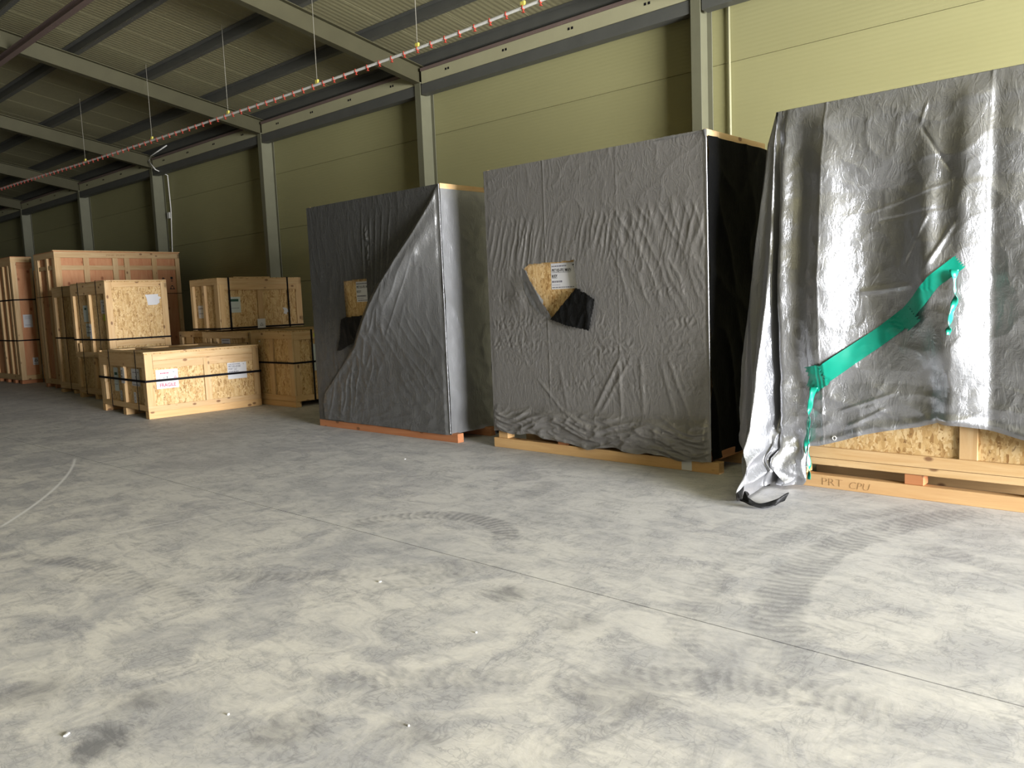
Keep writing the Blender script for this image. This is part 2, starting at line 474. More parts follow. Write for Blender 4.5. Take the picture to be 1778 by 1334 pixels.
def grid_mesh(name, P, mat, parent=None, keep=None, smooth=True):
    loc = None
    if isinstance(parent, tuple): parent, loc = parent
    """P: (nv, nu, 3) array of points -> one quad mesh"""
    nv, nu, _ = P.shape
    idx = np.arange(nv * nu).reshape(nv, nu)
    Q = np.stack([idx[:-1, :-1], idx[:-1, 1:], idx[1:, 1:], idx[1:, :-1]], -1)
    Q = Q.reshape(-1, 4) if keep is None else Q[keep]
    me = bpy.data.meshes.new(name)
    me.vertices.add(nv * nu); me.vertices.foreach_set('co', P.reshape(-1).astype(np.float32))
    me.loops.add(Q.size); me.loops.foreach_set('vertex_index', Q.reshape(-1).astype(np.int32))
    me.polygons.add(len(Q)); me.polygons.foreach_set('loop_start', np.arange(0, Q.size, 4, dtype=np.int32))
    me.materials.append(mat)
    me.update(calc_edges=True)
    me.validate()
    me.polygons.foreach_set('use_smooth', [smooth] * len(me.polygons))
    o = bpy.data.objects.new(name, me); COL.objects.link(o)
    if parent: o.parent = parent
    if loc is not None: o.location = loc
    return o

# ------------------------------------------------------------------ the hall
WALL_Y = 9.75
RIDGE_Y, SLOPE = 0.4, 0.176
def roof_z(y):                       # underside of the roof sheets
    yy = y if y >= RIDGE_Y else 2 * RIDGE_Y - y
    return 5.67 + SLOPE * (9.65 - yy)
FRONT_Y = 2 * RIDGE_Y - WALL_Y
X0, X1 = -46.0, GABLE_X

# floor: two slabs with the sawn joint between them, kind structure
def slab(y0, y1):
    c = (X0 + X1) / 2 + 4
    o = box('floor', (X1 - X0 + 10, y1 - y0, 0.2), (c, (y0 + y1) / 2, -0.1), FLOORM, bev=0.001)
    return tag(o, kind='structure')
slab(3.292, WALL_Y + 0.2); slab(FRONT_Y - 0.2, 3.284)
tag(box('floor', (X1 - X0 + 10, 0.4, 0.05), ((X0 + X1) / 2 + 4, 3.288, -0.235), STEELD), kind='structure')

COLX = [10.2, 4.95, -0.25, -5.26, -10.51, -15.55, -20.74, -25.6, -30.7, -35.8, -40.9]
# long wall: lying sandwich panels between the columns
wl = tag(bpy.data.objects.new('wall_back', None), kind='structure'); COL.objects.link(wl); wl.location = (0, WALL_Y, 0)
edges = [X1] + COLX + [X0]
zs = [0.0, 0.98, 2.12, 3.26, 4.42, 5.72]
for i in range(len(edges) - 1):
    a, b = edges[i + 1] + 0.004, edges[i] - 0.004
    for k in range(5):
        box('panel', (b - a, 0.08, zs[k + 1] - zs[k] - 0.004), ((a + b) / 2, 0.04, (zs[k] + zs[k + 1]) / 2), WALLM, wl, bev=0.005)
box('backing', (X1 - X0, 0.04, 5.8), ((X0 + X1) / 2, 0.11, 2.9), WALLM, wl)
# the opposite long wall and the gables, toned dark to cut bounced light
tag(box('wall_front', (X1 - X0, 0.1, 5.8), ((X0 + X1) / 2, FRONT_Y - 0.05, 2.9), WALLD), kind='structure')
def gable(name, x, hole):
    prof = [(FRONT_Y, 0), (WALL_Y, 0), (WALL_Y, 5.66), (RIDGE_Y, roof_z(RIDGE_Y)), (FRONT_Y, 5.66)]
    if hole:
        prof = [(FRONT_Y, 0), (DOOR_Y0, 0), (DOOR_Y0, DOOR_H), (DOOR_Y1, DOOR_H), (DOOR_Y1, 0), (WALL_Y, 0), (WALL_Y, 5.66), (RIDGE_Y, roof_z(RIDGE_Y)), (FRONT_Y, 5.66)]
    n = len(prof)
    V = [(x, p[0], p[1]) for p in prof] + [(x + 0.1, p[0], p[1]) for p in prof]
    F = [list(range(n)), list(range(n, 2 * n))[::-1]] + [[i, (i + 1) % n, n + (i + 1) % n, n + i] for i in range(n)]
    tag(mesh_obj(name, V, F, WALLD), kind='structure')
gable('wall_right', X1, True); gable('wall_left', X0 - 0.1, False)

# roof: ribbed sheets laid down the slope, each one a panel
ce = tag(bpy.data.objects.new('ceiling', None), kind='structure'); COL.objects.link(ce)
half = (WALL_Y + 0.2 - RIDGE_Y); ln = half * math.sqrt(1 + SLOPE ** 2); th = math.atan(SLOPE)
for side in (1, -1):
    x = X0
    while x < X1:
        yc = RIDGE_Y + side * half / 2
        box('roof_panel', (0.992, ln, 0.05), (x + 0.5, yc, roof_z(yc) + 0.027), ROOFM, ce, rot=(-side * th, 0, 0), bev=0.004)
        x += 1.0

# columns, rafters
place = {10.2: 'beside the gable doorway', 4.95: 'outside the picture at far right', -0.25: 'behind the silver crate at right',
         -5.26: 'rising behind the middle wrapped crate', -10.51: 'rising behind the left wrapped crate',
         -15.55: 'rising behind the strapped crate set on low crates', -20.74: 'rising behind the reddish crate beside a white cable',
         -25.6: 'rising behind the left end of the reddish crate', -30.7: 'in the dark above the tall narrow crate',
         -35.8: 'second last before the dark far end', -40.9: 'last before the dark far end'}
for x in COLX:
    c = thing('steel_column', 'grey green steel I-section wall column ' + place[x], 'column', (x, 9.6, 0), group='wall columns')
    box('flange', (0.14, 0.012, 5.25), (0, -0.15, 2.625), STEEL, c, bev=0.002)
    box('flange', (0.14, 0.012, 5.25), (0, 0.138, 2.625), STEEL, c, bev=0.002)
    box('web', (0.008, 0.276, 5.25), (0, -0.006, 2.625), STEEL, c, bev=0.001)
    box('cap_plate', (0.15, 0.31, 0.014), (0, -0.005, 5.243), STEEL, c, bev=0.002)
    # rafter over it
    for side in (1, -1):
        if side == -1 and x < -20: continue
        r = thing('roof_beam', 'sloping steel roof beam meeting the wall column ' + place[x] if side == 1 else 'sloping steel roof beam on the far side of the ridge over the column ' + place[x],
                  'beam', (x, RIDGE_Y + side * half / 2, 0), group='roof beams')
        yA, yB = RIDGE_Y, RIDGE_Y + side * (9.74 - RIDGE_Y)
        L = abs(yB - yA) * math.sqrt(1 + SLOPE ** 2)
        ym = (yA + yB) / 2; zm = roof_z(ym) - 0.16
        for nm, sz, dz in (('web', (0.010, L, 0.27), -0.150), ('bottom_flange', (0.14, L, 0.014), -0.292), ('top_flange', (0.14, L, 0.014), -0.008)):
            box(nm, sz, (0, ym - r.location.y - side * dz * -SLOPE, zm + dz), RAFT, r, rot=(-side * th, 0, 0), bev=0.002)
# steelwork the photograph does not show belongs to the room shell
_trim = [0]
def shell(o):
    for k in ('label', 'category', 'group'):
        if k in o: del o[k]
    _trim[0] += 1
    o.name = 'trim_%d' % _trim[0]; o['kind'] = 'structure'
for o in list(COL.objects):
    if o.get('category') in ('column', 'beam') and (o.location.x > -1 or (o.name.startswith('roof_beam') and o.location.y < RIDGE_Y)): shell(o)
# purlins run the whole length
for y, lab in ((9.52, 'nearest the wall'), (8.42, 'second from the wall'), (7.15, 'third from the wall'), (5.88, 'fourth from the wall'),
               (4.55, 'fifth from the wall'), (3.2, 'sixth from the wall'), (1.9, 'seventh from the wall'), (0.7, 'beside the ridge')):
    p = thing('roof_purlin', 'long dark steel purlin under the roof sheets, ' + lab, 'beam', ((X0 + X1) / 2, y, roof_z(y)), group='roof purlins')
    if y < 3: shell(p)
    LL = X1 - X0 - 0.1
    box('web', (LL, 0.006, 0.15), (0, 0, -0.08), STEELD, p, rot=(-th, 0, 0), bev=0.001)
    box('flange', (LL, 0.07, 0.006), (0, 0.034, -0.158), STEELD, p, rot=(-th, 0, 0), bev=0.001)
    box('flange', (LL, 0.07, 0.006), (0, -0.034, -0.006), STEELD, p, rot=(-th, 0, 0), bev=0.001)
# brown lengthwise tie beam under the rafters
t_ = thing('tie_beam', 'brown primed lengthwise beam under the roof beams, top left corner', 'beam', ((X0 + X1) / 2, 4.86, roof_z(4.86) - 0.52))
box('web', (X1 - X0 - 0.1, 0.008, 0.10), (0, 0, 0), BROWNST, t_, bev=0.001)
box('flange', (X1 - X0 - 0.1, 0.10, 0.010), (0, 0, -0.05), BROWNST, t_, bev=0.001)
box('flange', (X1 - X0 - 0.1, 0.10, 0.010), (0, 0, 0.05), BROWNST, t_, bev=0.001)
# eave beams, one per bay: dark channel below, pale holed channel above
bays = [10.2, 4.95, -0.25, -5.26, -10.51, -15.55, -20.74, -25.6, -30.7, -35.8, -40.9]
for i in range(len(bays) - 1):
    a, b = bays[i + 1] + 0.08, bays[i] - 0.08
    nm = ['in the bay beside the gable doorway', 'above the silver crate at right', 'above the right crate and cable pipe', 'above the middle wrapped crate', 'above the left wrapped crate', 'above the strapped crate on low crates',
          'above the reddish crate', 'in the dark bay left of the reddish crate', 'in the dark bay above the tall narrow crate', 'in the last dark bay'][i]
    e = thing('eave_beam', 'dark eave beam topped by a pale holed channel, ' + nm, 'beam', ((a + b) / 2, 9.45, 5.05), group='eave beams')
    if i < 2: shell(e)
    L = b - a
    box('lower_channel', (L, 0.16, 0.165), (0, 0.09, 0.082), STEELD, e)
    box('upper_channel', (L, 0.05, 0.20), (0, 0.045, 0.275), ZINC, e)
    box('top_lip', (L, 0.10, 0.05), (0, 0.05, 0.40), BROWNST, e)
    n = 4
    for k in range(n):
        xx = -L / 2 + L * (k + 0.5) / n
        multi_box('bolt_hole_pair', [((0.035, 0.004, 0.035), (-0.03, 0, 0)), ((0.035, 0.004, 0.035), (0.03, 0, 0))], STRAP, e, (xx, 0.0185, 0.29))

# nipple drinker line: white pipe with red fittings
dl = thing('drinker_line', 'thin white pipe with red drip fittings hung under the sloping roof', 'pipe', (-12, 7.0, 4.72))
ctrl = [(-3.0, 4.86), (-4.4, 4.77), (-5.73, 4.739), (-6.98, 4.701), (-8.6, 4.696), (-10.64, 4.705), (-13.7, 4.747), (-17.72, 4.81), (-22.74, 4.935), (-30.0, 5.05), (-38.0, 5.1)]
cx_ = np.array([c[0] for c in ctrl])[::-1]; cz_ = np.array([c[1] for c in ctrl])[::-1]
xs = np.linspace(-38, -3, 120)
zz = np.interp(xs, cx_, cz_)
zz = np.convolve(np.pad(zz, 4, mode='edge'), np.ones(9) / 9, 'valid')
tube('pipe', [(x + 12, 0, z - 4.72) for x, z in zip(xs, zz)], 0.019, WHITEP, dl, 8)
nip = None
for k, x in enumerate(np.arange(-36.0, -3.2, 0.25)):
    z = float(np.interp(x, xs, zz)) - 4.72
    if nip is None:
        nip = multi_box('nipple', [((0.014, 0.043, 0.043), (0, 0, 0)), ((0.012, 0.012, 0.03), (0, 0, -0.033)), ((0.03, 0.03, 0.008), (0, 0, -0.05))], REDP, dl, (x + 12, 0, z))
    else:
        o = nip.copy(); COL.objects.link(o); o.parent = dl; o.location = (x + 12, 0, z)
for x in (-4.5, -6.0, -7.75, -9.9, -12.4, -15.2, -18.4):
    z = float(np.interp(x, xs, zz)) - 4.72
    box('clip', (0.06, 0.03, 0.07), (x + 12, 0, z + 0.03), YELP, dl)
    tube('hanger_wire', [(x + 12, 0, z + 0.05), (x + 12, 0.0, roof_z(7.0) - 4.72)], 0.004, WIRE, dl, 5)

# conduits on the wall
tag(tube('cable_pipe', [(-4.95, 9.72, 0.3), (-4.94, 9.72, 3.0), (-4.95, 9.72, 5.66)], 0.017, ZINC), 'cream vertical cable pipe on the wall right of the middle wrapped crate', 'pipe')
cd = thing('cable', 'thin white cable with small box down the wall behind the reddish crate', 'cable', (-20.4, 9.7, 0))
tube('cord', [(-20.72, -0.3, 5.5), (-20.75, -0.32, 5.42), (-20.55 , -0.28, 5.2), (-20.35, -0.02, 5.05), (-20.36, 0.0, 4.2), (-20.48, 0.02, 3.1), (-20.5, 0.02, 1.0)] and
     [(x + 20.4, y, z) for x, y, z in [(-19.6, -0.33, 5.62), (-20.5, -0.33, 5.5), (-20.62, -0.33, 5.38), (-20.3, -0.33, 5.14), (-20.33, -0.02, 5.03), (-20.38, 0.02, 4.2), (-20.5, 0.02, 3.1), (-20.5, 0.02, 1.0)]], 0.014, WHITEP, cd)
box('junction_box', (0.12, 0.06, 0.15), (-0.10, 0.02, 4.05), WHITEP, cd)

# ------------------------------------------------------------------ writing
def text(parent, name, txt, size, loc, face, mat, shear=0.0, bold=0.0, width=None):
    cu = bpy.data.curves.new('tmp', 'FONT')
    cu.body = txt; cu.size = size; cu.resolution_u = 2; cu.offset = bold; cu.shear = shear
    cu.extrude = 0.0004
    ob = bpy.data.objects.new('tmp', cu); COL.objects.link(ob)
    dg = bpy.context.evaluated_depsgraph_get()
    me = bpy.data.meshes.new_from_object(ob.evaluated_get(dg))
    bpy.data.objects.remove(ob)
    me.materials.clear(); me.materials.append(mat)
    o = bpy.data.objects.new(name, me); COL.objects.link(o); o.parent = parent
    o.location = loc
    o.rotation_euler = (math.pi / 2, 0, 0) if face == 'front' else (math.pi / 2, 0, math.pi / 2)
    if width:
        w = max(v.co.x for v in me.vertices) - min(v.co.x for v in me.vertices)
        o.scale = (width / w, 1, 1)
    return o
def off(face, u, v, d):              # a small offset on a face, in its thing's axes
    return (u, -d, v) if face == 'front' else (d, u, v)
def small_print(parent, face, rows, mat=SMALLINK):
    """unreadable printed lines: short dashes, one mesh per row"""
    for (u0, u1, v, h) in rows:
        bs = []; u = u0
        while u < u1:
            w = min(random.uniform(0.012, 0.035), u1 - u)
            bs.append(((w, 0.0006, h) if face == 'front' else (0.0006, w, h), off(face, u + w / 2, v, 0.0012)))
            u += w + 0.006
        multi_box('small_print', bs, mat, parent, bev=0.0)

def label(root, face, u, v, w, h, depth_loc, mat=PAPER, name='paper_label', tilt=0.0):
    """sheet of paper on a face; returns the sheet, centre at u, v (thing-local)"""
    size = (w, 0.001, h) if face == 'front' else (0.001, w, h)
    o = box(name, size, depth_loc, mat, root, bev=0.0002)
    o.rotation_euler = (0, tilt, 0) if face == 'front' else (tilt, 0, 0)
    return o

# ------------------------------------------------------------------ crates
class Crate:
    def __init__(s, name, lab, x0, y0, W, D, H, z=0.0, rot=0.0, group=None, cat='crate', panel=OSB, inset=(0.03, 0.022)):
        s.W, s.D, s.H = W, D, H
        ca, sa = math.cos(rot), math.sin(rot)
        # x0, y0: the near right corner of the crate in plan
        cx, cyy = -W / 2, D / 2
        s.root = thing(name, lab, cat, (x0 + cx * ca - cyy * sa, y0 + cx * sa + cyy * ca, z), rot, group)
        s.fi, s.ri = inset
        s.panel = panel
    def panels(s, z0=0.1, lid=True):
        W, D, H = s.W, s.D, s.H; t = 0.012; h = H - z0 - 0.012
        zc = z0 + h / 2
        box('panel', (W - 0.03, t, h), (0, -D / 2 + s.fi + t / 2, zc), s.panel, s.root)
        box('panel', (W - 0.03, t, h), (0, D / 2 - s.fi - t / 2, zc), s.panel, s.root)
        dd = D - 2 * s.fi - 2 * t
        box('panel', (t, dd, h), (W / 2 - s.ri - t / 2, 0, zc), s.panel, s.root)
        box('panel', (t, dd, h), (-W / 2 + s.ri + t / 2, 0, zc), s.panel, s.root)
        if lid: box('lid', (W, D, 0.014), (0, 0, H - 0.007), s.panel, s.root)
        box('bottom_deck', (W - 0.02, D - 0.02, 0.015), (0, 0, z0 - 0.008), s.panel, s.root)
    def b(s, face, u0, u1, v0, v1, name='batten', t=None, proud=0.0, mats=WOOD, back=False):
        """a board on a face: u to the right as seen, v up"""
        w, h = u1 - u0, v1 - v0
        if face == 'front':
            t = t or s.fi
            y = -s.D / 2 + t / 2 - proud
            return box(name, (w, t, h), ((u0 + u1) / 2 - s.W / 2, y, (v0 + v1) / 2), mats[0 if w > h else 2], s.root)
        t = t or s.ri
        return box(name, (t, w, h), (s.W / 2 - t / 2 + proud, (u0 + u1) / 2 - s.D / 2, (v0 + v1) / 2), mats[1 if w > h else 2], s.root)
    def back_frame(s):
        W, D, H = s.W, s.D, s.H
        for x in (-W / 2 + 0.06, W / 2 - 0.06):
            box('post', (0.1, s.fi, H - 0.3), (x, D / 2 - s.fi / 2, H / 2), WOOD[2], s.root)
        for z in (0.15, H - 0.08):
            box('rail', (W, s.fi, 0.1), (0, D / 2 - s.fi / 2 , z), WOOD[0], s.root)
            box('rail', (s.ri, D - 0.1, 0.1), (-W / 2 + s.ri / 2, 0, z), WOOD[1], s.root)
    def skids(s, xs, h=0.1, w=0.12, mats=SKIDW, inset=0.0):
        for x in xs:
            box('skid', (w, s.D - inset, h), (x - s.W / 2, 0, h / 2), mats[1], s.root)
    def hstrap(s, z, w=0.026, proud=0.004):
        W, D = s.W / 2 + proud, s.D / 2 + proud
        P = [(-W, -D), (W, -D), (W, D), (-W, D)]
        V, F = [], []
        for (x, y) in P:
            k = 0.003
            for zz, o_ in ((z - w / 2, 0), (z + w / 2, 0), (z + w / 2, k), (z - w / 2, k)):
                V.append((x + math.copysign(o_, x), y + math.copysign(o_, y), zz))
        for i in range(4):
            j = (i + 1) % 4
            for k in range(4):
                F.append([i * 4 + k, j * 4 + k, j * 4 + (k + 1) % 4, i * 4 + (k + 1) % 4])
        return mesh_obj('strap', V, F, STRAP, s.root)
    def vstrap(s, face, u, w=0.026, z0=0.0, proud=0.004, top=0.006):
        V, F = [], []
        A = (s.D if face == 'front' else s.W) / 2 + proud
        P = [(-A, z0), (A, z0), (A, s.H + top), (-A, s.H + top)]
        c = u - (s.W if face == 'front' else s.D) / 2
        zm = s.H / 2
        for (a, z) in P:
            k = 0.003
            for du, o_ in ((-w / 2, 0), (w / 2, 0), (w / 2, k), (-w / 2, k)):
                aa = a + math.copysign(o_, a); z2 = z + math.copysign(o_, z - zm)
                V.append((c + du, aa, z2) if face == 'front' else (aa, c + du, z2))
        for i in range(4):
            j = (i + 1) % 4
            for k in range(4):
                F.append([i * 4 + k, j * 4 + k, j * 4 + (k + 1) % 4, i * 4 + (k + 1) % 4])
        return mesh_obj('strap', V, F, STRAP, s.root)
    def paper(s, face, u0, u1, v0, v1, on='panel', mat=PAPER, tilt=0.0, name='paper_label'):
        d = {'panel': (s.fi if face == 'front' else s.ri), 'board': 0.0}[on]
        uc, vc = (u0 + u1) / 2, (v0 + v1) / 2
        if face == 'front':
            loc = (uc - s.W / 2, -s.D / 2 + d - 0.0012, vc)
        else:
            loc = (s.W / 2 - d + 0.0012, uc - s.D / 2, vc)
        return label(s.root, face, uc, vc, u1 - u0, v1 - v0, loc, mat, name, tilt)
    def mark(s, sheet, face, kind, u, v, sz, mat=INK):
        """simple handling symbols printed on a sheet"""
        bs = []
        def q(du, dv, w, h): bs.append(((w, 0.0008, h) if face == 'front' else (0.0008, w, h), off(face, u + du, v + dv, 0.0012)))
        if kind == 'arrows':
            for d in (-0.3, 0.3):
                q(d * sz, -0.12 * sz, 0.16 * sz, 0.6 * sz); q(d * sz, 0.22 * sz, 0.42 * sz, 0.12 * sz); q(d * sz, 0.33 * sz, 0.24 * sz, 0.12 * sz)
            q(0, -0.52 * sz, 1.1 * sz, 0.1 * sz)
        elif kind == 'glass':
            q(0, 0.25 * sz, 0.5 * sz, 0.5 * sz); q(0, -0.15 * sz, 0.1 * sz, 0.4 * sz); q(0, -0.42 * sz, 0.45 * sz, 0.12 * sz)
        elif kind == 'umbrella':
            q(0, 0.2 * sz, 0.9 * sz, 0.18 * sz); q(0, 0.36 * sz, 0.5 * sz, 0.16 * sz); q(0, -0.15 * sz, 0.08 * sz, 0.6 * sz); q(0.12 * sz, -0.45 * sz, 0.2 * sz, 0.08 * sz)
        elif kind == 'dot':
            q(0, 0, sz, sz)
        elif kind == 'recycle':
            for du, dv in ((0, 0.35), (-0.35, -0.25), (0.35, -0.25)): q(du * sz, dv * sz, 0.38 * sz, 0.22 * sz)
            for du in (-0.3, 0.3): q(du * sz, 0.08 * sz, 0.14 * sz, 0.34 * sz)
            q(0, -0.3 * sz, 0.3 * sz, 0.12 * sz)
        return multi_box('symbol', bs, mat, sheet, bev=0.0)

# ---- A: long low crate in front of the left group
A = Crate('wooden_crate', 'long low strapped strand board crate with FRAGILE label, in front of the left group', -12.0, 5.13, 2.02, 1.80, 0.975, rot=math.radians(-3.5), inset=(0.045, 0.022))
A.panels(0.13); A.back_frame()
A.skids((0.06, 1.01, 1.96), 0.11, 0.13)
A.b('right', 0, 1.80, 0.0, 0.19, 'rail')
A.b('right', 0, 0.115, 0.19, 0.962, 'post')
A.b('right', 1.70, 1.80, 0.19, 0.962, 'post')
A.b('right', 0.118, 1.697, 0.865, 0.962, 'rail'); A.b('right', 0.118, 1.697, 0.745, 0.862, 'rail')
A.b('right', 0.88, 0.98, 0.19, 0.85, 'batten', proud=0.012)
A.b('front', 0, 2.0, 0.765, 0.962, 'rail'); A.b('front', 0, 2.0, 0.115, 0.20, 'rail')
A.b('front', 0, 0.13, 0.20, 0.765, 'post'); A.b('front', 0.13, 0.20, 0.48, 0.765, 'batten'); A.b('front', 0.15, 0.215, 0.2, 0.48, 'batten')
A.b('front', 1.02, 1.105, 0.20, 0.765, 'batten')
A.b('front', 1.88, 2.0, 0.20, 0.765, 'post')
for y in (0.09, 0.62, 1.18, 1.70):
    box('lid_board', (1.84, 0.15, 0.022), (0.0, y - 0.9 + 0.01, 0.9865), WOOD[0], A.root)
for x in (-0.95, 0.97):
    box('lid_board', (0.09, 1.82, 0.022), (x, 0, 0.9865), WOOD[1], A.root)
lp = box('paper_label', (0.30, 0.42, 0.001), (0.70, 0.10, 0.9985), PAPER, A.root, bev=0.0002)
A.hstrap(0.565, 0.034, 0.016); A.vstrap('front', 0.50, 0.024, 0.1, 0.005, 0.045); A.vstrap('front', 1.66, 0.024, 0.1, 0.005, 0.045)
p = A.paper('right', 0.155, 0.485, 0.435, 0.72, tilt=0.0)
text(p, 'lettering', 'FRAGILE', 0.072, (0.002, -0.122, -0.115), 'right', REDINK, bold=0.001, width=0.24)
small_print(p, 'right', [(-0.10, 0.03, 0.088, 0.016)], REDINK)
A.mark(p, 'right', 'umbrella', 0.10, 0.092, 0.03, SMALLINK); A.mark(p, 'right', 'dot', -0.11, 0.015, 0.018, PALEINK)
A.mark(p, 'right', 'dot', -0.05, 0.017, 0.015, SMALLINK); A.mark(p, 'right', 'glass', 0.0, 0.02, 0.03); A.mark(p, 'right', 'recycle', 0.12, 0.02, 0.035, REDINK)
p = A.paper('right', 1.27, 1.59, 0.475, 0.735)
small_print(p, 'right', [(-0.14, 0.05, 0.105, 0.012), (-0.14, 0.02, -0.012, 0.015)])
text(p, 'lettering', 'PRT103-GC03', 0.045, (0.002, -0.145, 0.055), 'right', SMALLINK, bold=0.001, width=0.2)
text(p, 'lettering', 'PORT 1,2,3', 0.04, (0.002, -0.145, 0.016), 'right', SMALLINK, bold=0.001, width=0.14)
A.mark(p, 'right', 'umbrella', 0.11, 0.095, 0.022, SMALLINK)
p = A.paper('front', 0.52, 0.72, 0.35, 0.73, mat=PALEGREEN)
multi_box('printed_band', [((0.13, 0.0008, 0.045), (0, -0.0012, 0.09))], GREENINK, p, bev=0); small_print(p, 'front', [(-0.07, 0.07, -0.08, 0.012)])
p = A.paper('front', 0.99, 1.14, 0.50, 0.745, on='board'); p.location.y -= 0.001
A.mark(p, 'front', 'arrows', -0.035, 0.06, 0.06); A.mark(p, 'front', 'glass', -0.035, -0.03, 0.06)
p = A.paper('front', 1.31, 1.65, 0.47, 0.735)
small_print(p, 'front', [(-0.12, 0.06, 0.075, 0.014), (-0.12, 0.12, -0.115, 0.012)])
A.mark(p, 'front', 'umbrella', 0.11, 0.07, 0.045); A.mark(p, 'front', 'glass', 0.0, 0.0, 0.04)
for u in (0.74, 1.34):
    p = A.paper('front', u, u + 0.10, 0.205, 0.37)
    for k in range(3): A.mark(p, 'front', 'glass', 0.0, 0.05 - 0.052 * k, 0.034)

# ---- B: tall crate behind A
B = Crate('wooden_crate', 'tall strand board crate with torn white label, standing just behind the FRAGILE crate', -15.18, 5.90, 1.66, 1.13, 2.175, inset=(0.05, 0.022))
B.panels(0.1); B.back_frame()
B.skids((0.07, 0.83, 1.59), 0.09, 0.12)
B.b('right', 0, 0.115, 0.09, 2.16, 'post'); B.b('right', 1.015, 1.13, 0.09, 2.16, 'post')
B.b('right', 0.117, 1.013, 2.07, 2.16, 'rail'); B.b('right', 0.117, 1.013, 1.0, 1.10, 'rail'); B.b('right', 0.117, 1.013, 0.09, 0.2, 'rail')
B.b('front', 0, 1.64, 1.96, 2.16, 'rail'); B.b('front', 0, 1.64, 0.79, 0.89, 'rail'); B.b('front', 0, 1.64, 0.09, 0.2, 'rail')
for a, b_ in ((0, 0.11), (0.80, 0.89), (1.57, 1.64)):
    B.b('front', a, b_, 0.89, 1.96, 'post' if b_ != 0.89 else 'batten'); B.b('front', a, b_, 0.2, 0.79, 'post' if b_ != 0.89 else 'batten')
B.b('front', 0.19, 0.245, 0.89, 1.06, 'batten')
box('lid_board', (1.68, 0.1, 0.02), (0, -0.5, 2.185), WOOD[0], B.root); box('lid_board', (0.1, 1.13, 0.02), (0.78, 0, 2.185 + 0.001), WOOD[1], B.root)
B.hstrap(1.125, 0.03, 0.006); B.vstrap('front', 0.40, 0.022, 0.08, 0.004, 0.03); B.vstrap('front', 1.265, 0.022, 0.08, 0.004, 0.03)
# torn label on the lit side
Pt = [(-.145, .09), (.105, .10), (.10, .06), (.155, .035), (.115, -.005), (.12, -.06), (.06, -.10), (-.10, -.105), (-.12, .03)]
o = mesh_obj('torn_label', [(0, a, b_) for a, b_ in Pt] + [(0.002, a, b_) for a, b_ in Pt],
             [list(range(9))[::-1], list(range(9, 18))] + [[i, (i + 1) % 9, 9 + (i + 1) % 9, 9 + i] for i in range(9)], PAPER, B.root,
             (B.W / 2 - B.ri + 0.002, 0.86 - B.D / 2, 1.83))
tag(o, 'torn white paper label'); small_print(o, 'right', [(-0.11, 0.03, 0.058, 0.014)]); B.mark(o, 'right', 'glass', -0.02, -0.01, 0.04); B.mark(o, 'right', 'dot', -0.08, -0.04, 0.016, SMALLINK)
p = B.paper('front', 0.43, 0.66, 1.46, 1.77, mat=PALEGREEN); multi_box('printed_band', [((0.10, 0.0008, 0.04), (0, -0.0012, 0.09))], GREENINK, p, bev=0)
p = B.paper('front', 0.50, 0.78, 1.18, 1.43, mat=PALEGREEN); small_print(p, 'front', [(-0.12, 0.12, 0.06, 0.022), (-0.12, 0.05, -0.05, 0.02)])
p = B.paper('front', 0.795, 0.895, 1.13, 1.42, on='board'); B.mark(p, 'front', 'arrows', -0.02, 0.07, 0.06); B.mark(p, 'front', 'glass', -0.02, -0.03, 0.06)
p = B.paper('front', 1.29, 1.55, 1.60, 1.85); small_print(p, 'front', [(-0.1, 0.1, 0.08, 0.012), (-0.1, 0.1, -0.08, 0.012)]); B.mark(p, 'front', 'umbrella', 0, 0, 0.06, SMALLINK)
p = B.paper('front', 1.36, 1.55, 1.47, 1.585, mat=LIME, name='sticker'); tag(p, 'lime green sticker')

# ---- C: narrow crate half hidden behind B
C_ = Crate('wooden_crate', 'unlit crate half hidden between the torn label crate and the reddish crate', -16.95, 6.12, 1.55, 1.15, 2.19, inset=(0.05, 0.022))
C_.panels(0.1); C_.back_frame(); C_.skids((0.07, 0.78, 1.48), 0.07, 0.12)
C_.b('front', 0, 1.55, 1.98, 2.17, 'rail'); C_.b('front', 0, 1.55, 0.09, 0.22, 'rail')
for a, b_ in ((0, 0.12), (0.40, 0.52), (1.0, 1.1), (1.43, 1.55)): C_.b('front', a, b_, 0.22, 1.98, 'post')
for a, b_ in ((0, 0.1), (1.05, 1.15)): C_.b('right', a, b_, 0.09, 2.17, 'post')
C_.b('right', 0.1, 1.05, 2.05, 2.17, 'rail'); C_.b('right', 0.1, 1.05, 0.09, 0.2, 'rail')
C_.hstrap(1.14, 0.028, 0.004); C_.vstrap('front', 0.62, 0.02, 0.06)
p = C_.paper('front', 1.12, 1.40, 1.33, 1.62); small_print(p, 'front', [(-0.1, 0.1, 0.06, 0.015)])

